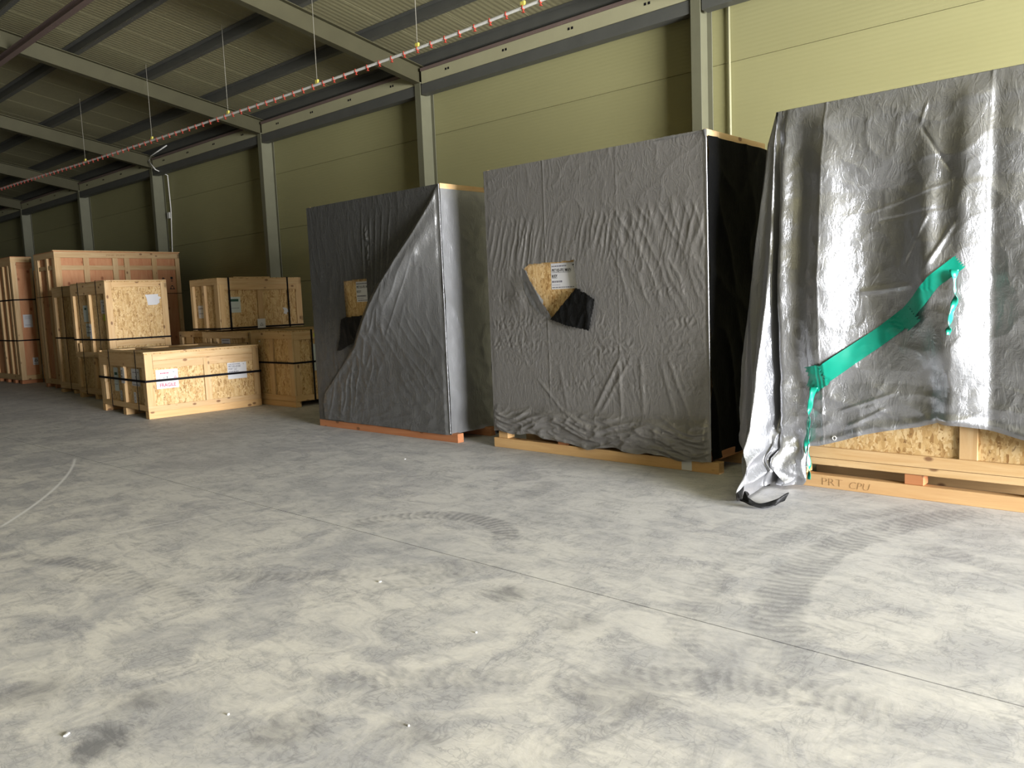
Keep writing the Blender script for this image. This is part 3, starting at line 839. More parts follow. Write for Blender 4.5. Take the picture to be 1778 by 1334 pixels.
# ---- O: big reddish plywood crate
O = Crate('plywood_crate', 'big tall reddish plywood crate with pale battens at the back of the left group', -19.0, 6.40, 1.27, 2.76, 2.99, panel=PLY, inset=(0.05, 0.05))
O.panels(0.1); O.back_frame(); O.skids((0.07, 0.63, 1.2), 0.08, 0.12, REDW)
O.b('right', 0, 2.76, 2.85, 2.975, 'rail'); O.b('right', 0.13, 2.66, 2.585, 2.685, 'rail', t=0.03, proud=-0.012)
O.b('right', 0, 0.13, 0.09, 2.85, 'post'); O.b('right', 2.66, 2.76, 0.09, 2.85, 'post')
for a in (0.59, 1.21, 1.47, 2.10): O.b('right', a, a + 0.115, 0.2, 2.85, 'batten')
O.b('right', 0.13, 2.66, 0.09, 0.2, 'rail')
O.b('front', 0, 1.22, 2.85, 2.975, 'rail'); O.b('front', 0.12, 1.10, 2.60, 2.69, 'rail', t=0.03, proud=-0.012); O.b('front', 0, 1.22, 0.09, 0.2, 'rail')
for a in (0, 0.13, 0.70, 1.10): O.b('front', a, a + 0.11, 0.2, 2.85, 'post')
box('lid_board', (0.1, 2.8, 0.02), (0.6, 0, 3.0), WOOD[1], O.root)
for v, kind in ((2.37, 'glass'), (2.17, 'recycle')): O.mark(O.root, 'right', kind, 2.56 - 1.38, v, 0.11).location.x = 1.27 / 2 - 0.05
for v, kind in ((2.37, 'umbrella'), (2.22, 'dot')): O.mark(O.root, 'right', kind, 2.36 - 1.38, v, 0.08).location.x = 1.27 / 2 - 0.05
text(O.root, 'stencil', 'PINE  FUMI', 0.05, (0.637, 1.08 - 1.38, 2.895), 'right', PENCIL, width=0.40)
O.hstrap(2.03, 0.012, 0.004)
p = O.paper('front', 0.85, 1.05, 1.25, 1.75, mat=PALEGREEN)
for c in (p,): small_print(c, 'front', [(-0.07, 0.07, 0.1, 0.02)])

# ---- T1: tall narrow crate at the left edge
T = Crate('plywood_crate', 'tall narrow strapped plywood crate cut by the left edge of the photo', -21.88, 6.40, 1.9, 0.46, 3.06, panel=PLY, inset=(0.05, 0.025))
T.panels(0.1); T.back_frame(); T.skids((0.1, 0.75, 1.30, 1.80), 0.08, 0.16, REDW)
T.b('right', 0, 0.46, 2.93, 3.045, 'rail'); T.b('right', 0, 0.115, 0.09, 2.93, 'post')
T.b('right', 0.115, 0.46, 2.78, 2.93, 'rail', mats=REDW, t=0.018, proud=-0.006); T.b('right', 0.115, 0.46, 0.09, 0.2, 'rail')
T.b('front', 0, 1.875, 2.85, 3.045, 'rail'); T.b('front', 0, 1.875, 0.09, 0.22, 'rail')
for a in (0.0, 0.75, 1.18, 1.55, 1.775): T.b('front', a, a + 0.10, 0.22, 2.85, 'post')
T.hstrap(2.03, 0.032, 0.005); T.hstrap(1.05, 0.030, 0.005)
p = T.paper('right', 0.16, 0.36, 1.36, 1.67); small_print(p, 'right', [(-0.06, 0.06, 0.1, 0.008), (-0.06, 0.06, 0.06, 0.008), (-0.07, 0.05, -0.1, 0.012)])
p = T.paper('right', 0.28, 0.42, 0.44, 0.62); T.mark(p, 'right', 'recycle', 0, 0.02, 0.07); small_print(p, 'right', [(-0.05, 0.05, -0.06, 0.01)])
T2 = Crate('plywood_crate', 'shadowy plywood crate seen between the tall narrow crate and the reddish crate', -20.45, 6.85, 1.35, 0.8, 2.72, panel=PLY, inset=(0.05, 0.025))
T2.panels(0.1); T2.skids((0.1, 0.68, 1.25), 0.08, 0.14, REDW)
T2.b('front', 0, 1.35, 2.6, 2.71, 'rail'); T2.b('front', 0, 1.35, 0.09, 0.2, 'rail')
for a in (0, 0.6, 1.24): T2.b('front', a, a + 0.11, 0.2, 2.6, 'post')

# ---- RC: low crate right of A
R = Crate('wooden_crate', 'low square strand board crate right of the FRAGILE crate', -11.0, 7.0, 1.22, 1.25, 1.205, inset=(0.03, 0.03))
R.panels(0.1); R.back_frame()
R.b('front', 0.0, 1.22, 0.0, 0.085, 'skid', t=0.1, mats=SKIDW); box('skid', (1.2, 0.1, 0.085), (0, 0.5, 0.0425), SKIDW[0], R.root)
R.b('front', 0, 1.22, 1.08, 1.19, 'rail'); R.b('front', 0, 1.22, 0.09, 0.18, 'rail'); R.b('front', 0, 0.12, 0.18, 1.08, 'post'); R.b('front', 1.10, 1.22, 0.18, 1.08, 'post'); R.b('front', 0.54, 0.65, 0.18, 1.08, 'batten')
R.b('right', 0.03, 1.25, 1.06, 1.19, 'rail'); R.b('right', 0.03, 1.25, 0.09, 0.18, 'rail'); R.b('right', 0.035, 0.125, 0.18, 1.06, 'post'); R.b('right', 1.15, 1.25, 0.18, 1.06, 'post')
R.hstrap(0.70, 0.028, 0.005); R.vstrap('right', 0.36, 0.03, 0.09, 0.005)
p = R.paper('right', 0.40, 0.62, 0.55, 0.98, mat=PALEGREEN); multi_box('printed_band', [((0.0008, 0.14, 0.05), (0.0012, 0, 0.1))], GREENINK, p, bev=0)
p = R.paper('right', 0.40, 0.48, 1.09, 1.15, on='board', mat=LIME, name='sticker')
p = R.paper('front', 0.20, 0.24, 1.03, 1.05, name='paper_scrap')

# ---- MC and D: low crates under the strapped one
Mc = Crate('wooden_crate', 'low unlit crate under the strapped crate, front peeping over the FRAGILE crate', -12.42, 7.08, 1.62, 1.85, 1.195, inset=(0.05, 0.022))
Mc.panels(0.1); Mc.back_frame(); Mc.skids((0.1, 0.8, 1.5))
Mc.b('front', 0, 1.62, 1.08, 1.185, 'rail'); Mc.b('front', 0, 1.62, 0.09, 0.2, 'rail')
for a in (0.0, 0.18, 0.40, 1.50): Mc.b('front', a, a + 0.12, 0.2, 1.08, 'post')
Mc.b('right', 0, 1.85, 1.08, 1.185, 'rail'); Mc.b('right', 0, 1.85, 0.09, 0.2, 'rail')
for a in (0, 0.9, 1.74): Mc.b('right', a, a + 0.11, 0.2, 1.08, 'post')
p = Mc.paper('front', 0.60, 0.90, 0.95, 1.07); small_print(p, 'front', [(-0.12, 0.1, 0.03, 0.018), (-0.1, 0.12, -0.02, 0.022)])
Dd = Crate('wooden_crate', 'low crate with pale post between the torn label crate and the strapped crate', -14.10, 7.25, 1.2, 1.5, 1.20, inset=(0.04, 0.022))
Dd.panels(0.1); Dd.back_frame(); Dd.skids((0.1, 0.6, 1.1))
Dd.b('front', 0, 1.2, 1.09, 1.19, 'rail'); Dd.b('front', 0, 1.2, 0.09, 0.2, 'rail')
for a, b_ in ((0, 0.12), (0.28, 0.52), (1.08, 1.2)): Dd.b('front', a, b_, 0.2, 1.09, 'post')
Dd.b('right', 0, 1.5, 1.09, 1.19, 'rail')

# ---- UC: strapped crate on top
U = Crate('wooden_crate', 'strapped strand board crate set on top of the low crates, beside the left wrapped crate', -13.38, 7.10, 1.02, 1.70, 0.92, z=1.222, inset=(0.05, 0.025))
U.panels(0.03); U.back_frame()
U.b('right', 0, 1.70, 0.80, 0.908, 'rail'); U.b('right', 0.12, 1.58, 0.70, 0.80, 'rail'); U.b('right', 0, 0.025, 0.0, 0.80, 'post'); U.b('right', 0.03, 0.125, 0.0, 0.80, 'post')
U.b('right', 1.57, 1.70, 0.0, 0.80, 'post'); U.b('right', 0.76, 0.86, 0.0, 0.70, 'batten', proud=0.01); U.b('right', 0, 1.7, -0.0, 0.05, 'rail', t=0.02, proud=-0.004)
U.b('front', 0, 1.0, 0.80, 0.908, 'rail'); U.b('front', 0, 0.09, 0, 0.8, 'post'); U.b('front', 0.44, 0.52, 0, 0.8, 'batten'); U.b('front', 0.88, 1.0, 0, 0.8, 'post')
U.hstrap(0.025, 0.03, 0.005); U.vstrap('right', 0.21, 0.034, -0.001, 0.005); U.vstrap('right', 1.40, 0.03, -0.001, 0.005)
p = U.paper('right', 0.225, 0.43, 0.30, 0.58, mat=PALEGREEN); multi_box('printed_band', [((0.0008, 0.15, 0.045), (0.0012, -0.01, 0.08))], GREENINK, p, bev=0); small_print(p, 'right', [(-0.08, 0.07, -0.06, 0.012)])
p = U.paper('right', 0.72, 0.88, 0.0, 0.17, on='board'); p.location.x += 0.012; U.mark(p, 'right', 'recycle', 0, -0.02, 0.06, SMALLINK)
Pt = [(-.06, .07), (.02, .06), (.06, .02), (.10, .03), (.08, -.02), (.03, -.02), (.02, -.06), (-.05, -.04), (-.03, .01)]
mesh_obj('paper_scrap', [(0, a, b_) for a, b_ in Pt] + [(0.004, a, b_) for a, b_ in Pt], [list(range(9))[::-1], list(range(9, 18))] + [[i, (i + 1) % 9, 9 + (i + 1) % 9, 9 + i] for i in range(9)],
         PAPER, U.root, (U.W / 2 - U.ri + 0.002, 1.34 - U.D / 2, 0.29))
p = U.paper('front', 0.16, 0.40, 0.22, 0.45); small_print(p, 'front', [(-0.1, 0.1, 0.06, 0.016), (-0.1, 0.05, -0.03, 0.012)])
tag(box('wood_plank', (0.35, 0.75, 0.03), (-13.85, 7.95, 2.159), WOOD[1]), 'pale loose board lying on top of the strapped crate', 'plank')

# ------------------------------------------------------------------ the three wrapped crates
def wrapped_crate(name, lab, x1, y0, W, D, H, skid_l, skid_r, blocks, skid_mats=SKIDW):
    c = Crate(name, lab, x1, y0, W, D, H, inset=(0.02, 0.02))
    c.panels(0.19, lid=True)
    # base: long skids at floor, blocks, cross deck
    for yy, nm in ((0.045, 0), (D / 2, 0), (D - 0.045, 0)):
        box('skid', (skid_r - skid_l, 0.09, 0.1), ((skid_l + skid_r) / 2 - W / 2, yy - D / 2 - 0.012 * (yy < 0.1), 0.05), skid_mats[0], c.root)
    for u in blocks:
        for yy in (0.06, D / 2, D - 0.06):
            box('block', (0.13, 0.11, 0.076), (u - W / 2, yy - D / 2, 0.138), REDW[0] if blocks.index(u) % 2 else SKIDW[0], c.root)
    for sx in (-1, 1):
        box('lid_rail', (0.03, D, 0.058), (sx * (W / 2 - 0.010), 0, H - 0.031 + 0.016), WOOD[1], c.root)
    return c

# --- film covers -------------------------------------------------------------
def film_front(root, W, H, hemf, disp, holes, mat, res=0.009, name='front_sheet'):
    nu, nv = int((W) / res) + 1, int(H / res) + 1
    u = np.linspace(-0.018, W, nu); t = np.linspace(0, 1, nv)
    Ug, Tg = np.meshgrid(u, t)
    hem = hemf(Ug)
    Vg = hem + (H - hem) * Tg
    d = disp(Ug, Vg)
    P = np.stack([Ug, -d, Vg], -1)
    uc = (Ug[:-1, :-1] + Ug[1:, 1:]) / 2; vc = (Vg[:-1, :-1] + Vg[1:, 1:]) / 2
    keep = np.ones(uc.shape, bool)
    for h in holes: keep &= ~inpoly(uc, vc, h)
    return grid_mesh(name, P, mat, root, keep)
def film_side(root, x, D, z0, z1, disp, mat, name, sgn=1, res=0.02):
    nu, nv = int(D / res) + 1, int((z1 - z0) / res) + 1
    Yg, Vg = np.meshgrid(np.linspace(-0.008, D, nu), np.linspace(z0, z1, nv))
    d = disp(Yg, Vg)
    P = np.stack([x + sgn * d, Yg, Vg], -1)
    if sgn < 0: P = P[:, ::-1]
    return grid_mesh(name, P, mat, root)
def poly_sheet(name, pts, off_fn, mat, root, res=0.012, smooth=True, slide=0.0):
    """flap with the outline pts (u, v); off_fn gives its distance in front of the crate"""
    a = np.array(pts); u0, v0 = a.min(0); u1, v1 = a.max(0)
    nu, nv = max(4, int((u1 - u0) / res) + 1), max(4, int((v1 - v0) / res) + 1)
    Ug, Vg = np.meshgrid(np.linspace(u0, u1, nu), np.linspace(v0, v1, nv))
    d = off_fn(Ug, Vg)
    P = np.stack([Ug + slide * np.maximum(d - 0.03, 0), -d, Vg], -1)
    uc = (Ug[:-1, :-1] + Ug[1:, 1:]) / 2; vc = (Vg[:-1, :-1] + Vg[1:, 1:]) / 2
    return grid_mesh(name, P, mat, root, inpoly(uc, vc, pts), smooth)

# --- middle wrapped crate (box 2)
X2, Y2, W2, D2, H2 = -3.345, 6.145, 2.50, 1.10, 2.87
c2 = wrapped_crate('wooden_crate', 'crate wrapped in grey film in the middle, hole showing its white MAIN BODY label', X2, Y2, W2, D2, H2, -0.045, 2.585, (0.075, 0.88, 1.68, 2.43))
box('base_board', (0.1, 0.95, 0.07), (W2 / 2 - 0.02, 0.03, 0.14), REDW[1], c2.root)
p = c2.paper('front', 2.225, 2.325, 0.005, 0.095, on='board', name='worn_sticker'); p.location.y = -D2 / 2 - 0.0135
p = c2.paper('front', 0.795, 1.115, 1.635, 1.885)
text(p, 'lettering', 'PRT103-FFU MAIN', 0.044, (-0.15, -0.001, 0.042), 'front', INK, bold=0.0006, width=0.235)
text(p, 'lettering', 'BODY', 0.042, (-0.15, -0.001, -0.012), 'front', INK, bold=0.0006, width=0.066)
multi_box('underline', [((0.235, 0.0006, 0.003), (-0.032, -0.0011, 0.035)), ((0.066, 0.0006, 0.003), (-0.117, -0.0011, -0.018))], INK, p, bev=0)
small_print(p, 'front', [(-0.15, 0.03, 0.097, 0.012), (-0.15, -0.02, -0.052, 0.018), (-0.15, 0.12, -0.108, 0.009)], SMALLINK)
small_print(p, 'front', [(-0.15, -0.05, -0.084, 0.008)], PALEINK)
c2.mark(p, 'front', 'umbrella', 0.115, 0.092, 0.032)

v2 = (c2.root, (-W2 / 2 - 0.006, -D2 / 2 - 0.012, 0))       # the film is stapled on: a part of its crate
def hem2(U):
    return 0.165 + 0.012 * np.sin(U * 5.0) - 0.055 * sstep(0.75, 1.1, U) + 0.015 * np.sin(U * 13 + 1) - 0.02 * sstep(2.2, 2.5, U) + 0.012 * perlin(U * 9, U * 0, 5)
def disp2(U, V):
    n_ = perlin(U * 1.7, V * 1.7, 3)
    def g(c, w): return np.exp(-((V - c) / w) ** 2) * 1.5
    top = sstep(2.40, 2.28, V + 0.05 * perlin(U * 4, U * 0, 2) + 0.10 * (U / W2) - 0.06)
    low = sstep(0.50, 0.36, V + 0.06 * perlin(U * 3, V * 2, 4))
    wu = U + 0.02 * perlin(U * 6, V * 6, 15)
    d = 0.012 + 0 * U
    # gathered vertical creases below the smooth upper band, slanting on the left
    d += top * g(2.08, 0.24) * 0.0055 * ridged((wu - 0.25 * (V - 2.1)) * 13, V * 1.1, 1) ** 2 * (0.5 + 0.7 * sstep(-.3, .3, n_))
    # slanting folds in the right half
    rt = sstep(1.45, 1.7, U) * sstep(1.35, 1.55, V) * top
    d += rt * 0.0052 * ridged((wu + 0.50 * V) * 7.5, (V - 0.5 * U) * 1.4, 16) ** 3
    # rows of short puckers
    for c, w, a, f in ((1.86, 0.05, 0.0028, 26), (1.58, 0.06, 0.0030, 22), (1.30, 0.08, 0.0040, 19), (1.08, 0.10, 0.0045, 17), (0.72, 0.07, 0.0028, 24), (0.92, 0.05, 0.0030, 22)):
        d += g(c + 0.03 * perlin(U * 2, U * 0, int(c * 10)), w) * a * ridged(wu * f - V * 3, V * 16, int(c * 20)) * (0.35 + 0.65 * sstep(-.2, .3, n_))
    d += top * (1 - low) * 0.0018 * ridged(wu * 16 + V * 5, V * 7, 6) * (0.4 + sstep(-.1, .3, n_))
    # long straight creases running up from the foot
    for (u0, u1, v1_, h) in ((1.28, 1.62, 0.98, .008), (1.36, 1.75, 1.0, .006), (1.0, 0.9, 0.9, .004), (2.35, 2.12, 1.0, .007), (2.2, 2.05, .95, .006), (1.62, 1.60, 1.0, .006), (1.86, 1.84, 1.0, .006), (0.95, .62, .75, .006)):
        s_ = (V - 0.42) / (v1_ - 0.42); ul = u0 + (u1 - u0) * s_
        d += h * np.exp(-((U - ul) / 0.022) ** 2) * sstep(0.0, 0.2, s_) * sstep(1.1, 0.8, s_)
    d += (1 - top) * (0.0012 * perlin(U * 6, V * 6, 9) + 0.0022 * ridged(U * 2.2 - V * 3, V * 2.2 + U * 2, 10) ** 6)
    d += low * (0.020 * ridged(U * 2.0 + V * 1.5, V * 10 + 0.7 * np.sin(U * 6), 11) ** 2 + 0.010 * ridged(U * 6, V * 17, 13) ** 2 + 0.028 * np.sin(np.clip((0.5 - V) / 0.35, 0, 1) * np.pi))
    d += 0.0035 * np.exp(-((U - 0.775) / 0.006) ** 2) * sstep(0.5, 0.6, V) + 0.002 * np.exp(-((U - 1.62) / 0.006) ** 2)
    d += 0.0025 * np.exp(-((V - 0.99 - 0.012 * U) / 0.006) ** 2) * sstep(1.5, 1.8, U)
    d += 0.022 * np.exp(-((U - 0.42) ** 2 + (V - 1.58) ** 2) / 0.016)
    edge = sstep(0, 0.05, U) * sstep(W2 + 0.012, W2 - 0.03, U)
    return 0.010 + (np.maximum(d, 0.004) - 0.010) * (0.25 + 0.75 * edge)
hole2 = [(0.49, 1.855), (0.56, 1.895), (0.80, 1.895), (1.115, 1.90), (1.13, 1.75), (1.15, 1.63), (0.99, 1.49), (0.83, 1.35), (0.76, 1.45), (0.64, 1.58), (0.55, 1.72)]
front2 = film_front(v2, W2 + 0.028, H2 + 0.004, hem2, disp2, [hole2], GREY2)
def side_sag(seed, amp=0.012):
    def f(Y, V):
        return 0.012 + amp * ridged(Y * 2.0 + V * 1.1, V * 0.9 - Y, seed) ** 3 + 0.006 * perlin(Y * 3, V * 3, seed + 1) + 0.004 * ridged(Y * 5, V * 6, seed + 2)
    return f
sd = film_side(v2, W2 + 0.012, D2 + 0.01, 0.12, H2 - 0.045, side_sag(20, 0.02), SHADESIDE, 'side_sheet', 1)
tag(sd, 'side sheet with shade painted in as black')
film_side(v2, 0.0, D2 + 0.01, 0.14, H2, side_sag(30), GREY2, 'side_sheet', -1)
ux, uy = np.meshgrid(np.linspace(0.02, W2 - 0.03, 60), np.linspace(0, D2, 30))
grid_mesh('top_sheet', np.stack([ux, uy, H2 + 0.004 + 0.003 * perlin(ux * 4, uy * 4, 3)], -1), GREY2, v2)
fl = poly_sheet('torn_flap', [(1.155, 1.635), (0.99, 1.49), (0.825, 1.345), (1.05, 1.28), (1.31, 1.235), (1.345, 1.38), (1.375, 1.525), (1.27, 1.59), (1.22, 1.60), (1.205, 1.625)],
                lambda U, V: 0.030 + 0.022 * np.clip((U - 0.83) - 0.8 * (V - 1.35), 0, .3) / .3 + 0.010 * ridged(U * 9, V * 6, 4) + 0.012 * np.exp(-((U - 1.30) / 0.03) ** 2), BLACKF, front2, 0.008)
tag(fl, 'black inner side of the film folded out')
fl = poly_sheet('torn_flap', [(0.49, 1.86), (0.555, 1.83), (0.60, 1.73), (0.68, 1.62), (0.755, 1.53), (0.745, 1.47), (0.835, 1.345), (0.70, 1.40), (0.58, 1.50), (0.505, 1.62), (0.48, 1.75)],
                lambda U, V: 0.028 + 0.03 * np.clip(1 - np.abs((U - 0.49) + 0.62 * (V - 1.86) - 0.03) / 0.10, 0, 1) + 0.004 * ridged(U * 12, V * 8, 3), SHEEN, front2, 0.008)
tag(fl, 'rolled back grey film edge')
fo = np.array([(W2 + 0.004, 2.86), (W2 + 0.004, 0.3)])
edge_u, edge_v = np.meshgrid(np.linspace(0, 1, 5), np.linspace(0.2, H2 + 0.004, 130))
ew = 0.010 + 0.010 * np.abs(perlin(edge_v * 7, edge_v * 0, 2)) + 0.03 * np.exp(-((edge_v - 2.87) / 0.05) ** 2)
strip = np.stack([W2 + 0.030 - ew * (1 - edge_u), -0.0165 - 0.006 * np.sin(edge_u * np.pi), edge_v], -1)
tag(grid_mesh('edge_tape', strip, SHEEN, v2), 'silvery worn edge strip')
tu, tv = np.meshgrid(np.linspace(2.02, 2.51, 50), np.linspace(0, 1, 8))
wob = 0.022 * (0.5 + perlin(tu * 14, tu * 0, 6)) * sstep(2.02, 2.2, tu)
tag(grid_mesh('edge_tape', np.stack([tu, -0.018 + 0.02 * tv, H2 + 0.003 - 0.02 * (1 - tv) + wob * np.sin(tv * np.pi)], -1), SHEEN, v2), 'crumpled clear tape on the top edge')

# --- left wrapped crate (box 1)
X1b, Y1b, W1b, D1b, H1b = -6.495, 6.085, 2.465, 1.10, 2.82
c1 = wrapped_crate('wooden_crate', 'crate wrapped in dark film, leftmost wrapped one, cut window showing a white label', X1b, Y1b, W1b, D1b, H1b, -0.05, 2.575, (0.08, 0.9, 1.65, 2.38), REDW)
p = c1.paper('front', 0.865, 1.185, 1.60, 1.845)
text(p, 'lettering', 'PRT103-FFU MAIN', 0.044, (-0.15, -0.001, 0.042), 'front', INK, bold=0.0006, width=0.27)
text(p, 'lettering', 'BODY', 0.042, (-0.15, -0.001, -0.012), 'front', INK, bold=0.0006, width=0.085)
small_print(p, 'front', [(-0.15, 0.08, 0.097, 0.014), (-0.15, 0.03, -0.052, 0.018), (-0.13, 0.15, -0.105, 0.010)], SMALLINK)
small_print(p, 'front', [(-0.14, -0.02, -0.08, 0.010)], PALEINK)
v1 = (c1.root, (-W1b / 2 - 0.006, -D1b / 2 - 0.012, 0))
def hem1(U): return 0.092 + 0.006 * perlin(U * 5, U * 0, 3) - 0.006 * U / 2.4
def disp1(U, V):
    patch = 0.3 + 0.7 * sstep(-0.2, 0.4, perlin(U * 1.5, V * 1.5, 23))
    d = 0.012 + 0.0045 * patch * ridged((U + 0.10 * V) * 6, V * 1.3, 21) ** 2 + 0.002 * perlin(U * 8, V * 8, 22)
    for (a, s, l) in ((1.10, 0.02, 1), (1.32, 0.10, 1), (1.42, 0.14, 1), (1.53, 0.18, 1), (1.24, 0.05, 1)):
        d += 0.007 * np.exp(-((U - a - s * (V - 2.0)) / 0.016) ** 2) * sstep(1.5, 1.8, V) * sstep(2.75, 2.4, V)
    d += 0.022 * np.exp(-((U - 1.19 - 0.05 * (2.3 - V)) / 0.022) ** 2) * ridged(U * 20, V * 11, 25) * sstep(1.95, 2.1, V) * sstep(2.52, 2.42, V)
    d += 0.005 * ridged(U * 3 - V * 2, V * 3 + U, 24) ** 2 * sstep(1.2, 0.9, V)
    return d
hole1 = [(0.69, 1.86), (0.95, 1.872), (1.145, 1.875), (1.145, 1.62), (1.06, 1.43), (0.87, 1.42), (0.69, 1.405)]
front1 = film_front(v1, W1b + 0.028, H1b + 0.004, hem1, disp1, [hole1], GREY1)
tri = [(2.47, 2.815), (2.28, 2.62), (1.93, 2.30), (1.62, 2.04), (1.35, 1.80), (1.13, 1.56), (1.0, 1.38), (0.90, 1.22), (0.82, 1.07), (0.70, 0.94), (0.56, 0.80), (0.36, 0.62), (0.15, 0.44), (0.10, 0.30), (0.12, 0.105), (2.475, 0.085)]
ta = np.array(tri[:13])
def tri_off(U, V):
    # distance from the folded edge, measured along u
    e = np.interp(V, ta[::-1, 1], ta[::-1, 0])
    k = U - e
    d = 0.021 + 0.006 * np.exp(-((k - 0.04) / 0.05) ** 2) + 0.004 * perlin(U * 7, V * 7, 31)
    fan = np.arctan2(V - 1.05, U - 1.15)
    d += 0.008 * ridged((U - V * 0.35) * 7 + 0.3 * perlin(U * 3, V * 3, 39), (V + U) * 1.3, 32) ** 3 * np.exp(-((k - 0.35) / 0.4) ** 2) * sstep(2.5, 1.6, V)
    d += 0.0045 * ridged((U + V) * 4.5, (V - U) * 1.2, 33) ** 3 * sstep(1.6, 1.2, V) * sstep(0.35, 0.7, V)
    d += 0.005 * ridged(U * 3, V * 9, 34) ** 2 * sstep(0.9, 0.5, V)
    # soft long vertical swell lit from the right
    d += 0.020 * np.exp(-((k - 0.26) / 0.14) ** 2) * sstep(1.3, 1.9, V) * sstep(2.7, 2.2, V)
    wdt = np.maximum(W1b - e, 0.05)
    d += 0.22 * np.clip(1 - k / wdt, 0, 1) * np.clip(k / 0.05, 0, 1) * np.clip(wdt / 0.8, 0, 1) * sstep(0.8, 1.7, V)
    d += 0.012 * np.clip(k / wdt, 0, 1) * sstep(1.15, 0.6, V)
    return d * (0.5 + 0.5 * sstep(W1b + 0.02, W1b - 0.06, U))
tag(poly_sheet('overlap_flap', tri, tri_off, GREY1B, v1, 0.011, slide=1.25), 'triangular overlap of the same film, caught light painted in as paler grey')
tag(poly_sheet('torn_flap', [(0.685, 1.418), (0.87, 1.425), (1.06, 1.435), (1.0, 1.36), (0.90, 1.22), (0.82, 1.10), (0.70, 1.06), (0.56, 1.005), (0.475, 1.0), (0.54, 1.14), (0.575, 1.30), (0.59, 1.39)],
           lambda U, V: 0.021 + 0.006 * ridged(U * 6, V * 4, 40), BLACKF, front1, 0.008), 'black inner side of the film folded down')
film_side(v1, W1b + 0.012, D1b + 0.01, 0.09, H1b - 0.045, side_sag(50, 0.008), SHEEN, 'side_sheet', 1)
film_side(v1, 0.0, D1b + 0.01, 0.09, H1b, side_sag(60), GREY1, 'side_sheet', -1)
ux, uy = np.meshgrid(np.linspace(0.02, W1b - 0.03, 60), np.linspace(0, D1b, 30))
grid_mesh('top_sheet', np.stack([ux, uy, H1b + 0.004 + 0.003 * perlin(ux * 4, uy * 4, 3)], -1), GREY1, v1)
ev = np.linspace(0.1, H1b + 0.002, 120)
eu, evg = np.meshgrid(np.linspace(0, 1, 5), ev)
strip = np.stack([W1b + 0.030 - 0.012 * (1 - eu), -0.022 - 0.006 * np.sin(eu * np.pi), evg], -1)
tag(grid_mesh('edge_tape', strip, SHEEN, v1), 'silvery corner edge strip')

# --- right crate under the silver tarpaulin (box 3)
X3r, Y3, W3, D3, H3 = -0.20, 6.155, 2.48, 1.10, 2.88
c3 = wrapped_crate('wooden_crate', 'crate under the silver tarpaulin, strand board and pale skids showing at its foot', X3r, Y3, W3, D3, H3, 0.04, 2.5, (0.10, 0.95, 1.72, 2.40))
for (a, b_) in ((0.0, 0.10), (1.24, 1.355), (2.37, 2.48)): c3.b('front', a, b_, 0.32, 2.86, 'post', t=0.02)
c3.b('front', 0, 2.48, 0.235, 0.32, 'rail', t=0.03, proud=0.01); c3.b('front', 0, 2.48, 0.18, 0.232, 'rail', t=0.03, proud=0.01)
c3.b('right', 0, 1.1, 0.18, 0.32, 'rail')
text(c3.root, 'handwriting', 'PRT', 0.085, (0.285 - W3 / 2, -D3 / 2 - 0.0135, 0.022), 'front', PENCIL, bold=-0.0022, width=0.155)
text(c3.root, 'handwriting', 'CPU', 0.08, (0.49 - W3 / 2, -D3 / 2 - 0.0135, 0.018), 'front', PENCIL, shear=0.2, bold=-0.0022, width=0.15)

tp = thing('tarpaulin', 'glossy silver tarpaulin draped over the right crate, stuck with green tape', 'tarpaulin', (-2.70, 6.13, 0))
# fold slopes of the front, +1 faces right (towards the doorway), -1 faces left
ucol = np.array([0.0, .05, .12, .18, .25, .32, .35, .42, .50, .58, .66, .75, .85, .93, 1.0, 1.05, 1.10, 1.17, 1.23, 1.30, 1.36, 1.40, 1.46, 1.6, 1.75, 2.0, 2.25, 2.5])
vrow = np.array([0.30, 0.75, 1.1, 1.6, 2.0, 2.4, 2.72, 2.9])
tilt = np.array([
 [.5, .8, .6, .0, .2, .2, .3, .4, .3, .2, .3, .2, .1, .2, .1, .2, -.8, -.8, .2, .3, .4, .6, -.3, -.2, -.2, -.1, 0, 0],
 [.3, .9, .8, .2, -.1, .3, .6, .7, .5, .4, .3, .3, .2, .3, .2, .0, -.8, -.9, .2, .4, .4, .8, -.3, -.2, -.1, 0, 0, 0],
 [.4, 1., .5, -.2, -.3, .3, .9, 1.2, 1.1, .7, .5, .2, .1, -.1, -.2, -.4, -.7, -.3, .3, .8, .9, 1., -.3, -.1, 0, 0, 0, 0],
 [.5, 1.2, .8, -.3, -.5, -.1, .6, 1.3, 1.2, .9, .3, .0, -.1, -.5, -.8, -.4, .4, .2, .1, .6, .9, 1., -.2, 0, .2, 0, 0, 0],
 [.5, 1.1, .8, -.4, -.7, -.4, .4, .9, 1.1, .7, .2, .0, -.1, -.5, -.8, -.1, .6, -.2, -.6, .3, .5, .9, -.2, .3, .1, 0, 0, 0],
 [.4, 1.0, .6, -.6, -.8, -.5, .2, .7, .4, .2, .1, .0, 0, -.2, -.4, -.1, .3, -.3, -.6, .1, .3, .8, -.2, .3, 0, 0, 0, 0],
 [.2, .4, .2, -.3, -.4, -.1, .1, .3, .2, .1, .0, .1, 0, 0, .1, 0, .1, -.1, -.3, .1, .2, .6, -.1, .1, 0, 0, 0, 0],
 [0] * 28], float)
nF = 300; uF = np.linspace(0, 2.50, nF)
nV = 300
def tilt_at(v):
    r = np.array([np.interp(uF, ucol, row) for row in tilt])
    k = np.clip(np.searchsorted(vrow, v) - 1, 0, len(vrow) - 2)
    f = np.clip((v - vrow[k]) / (vrow[k + 1] - vrow[k]), 0, 1); f = f * f * (3 - 2 * f)
    return r[k] * (1 - f) + r[k + 1] * f
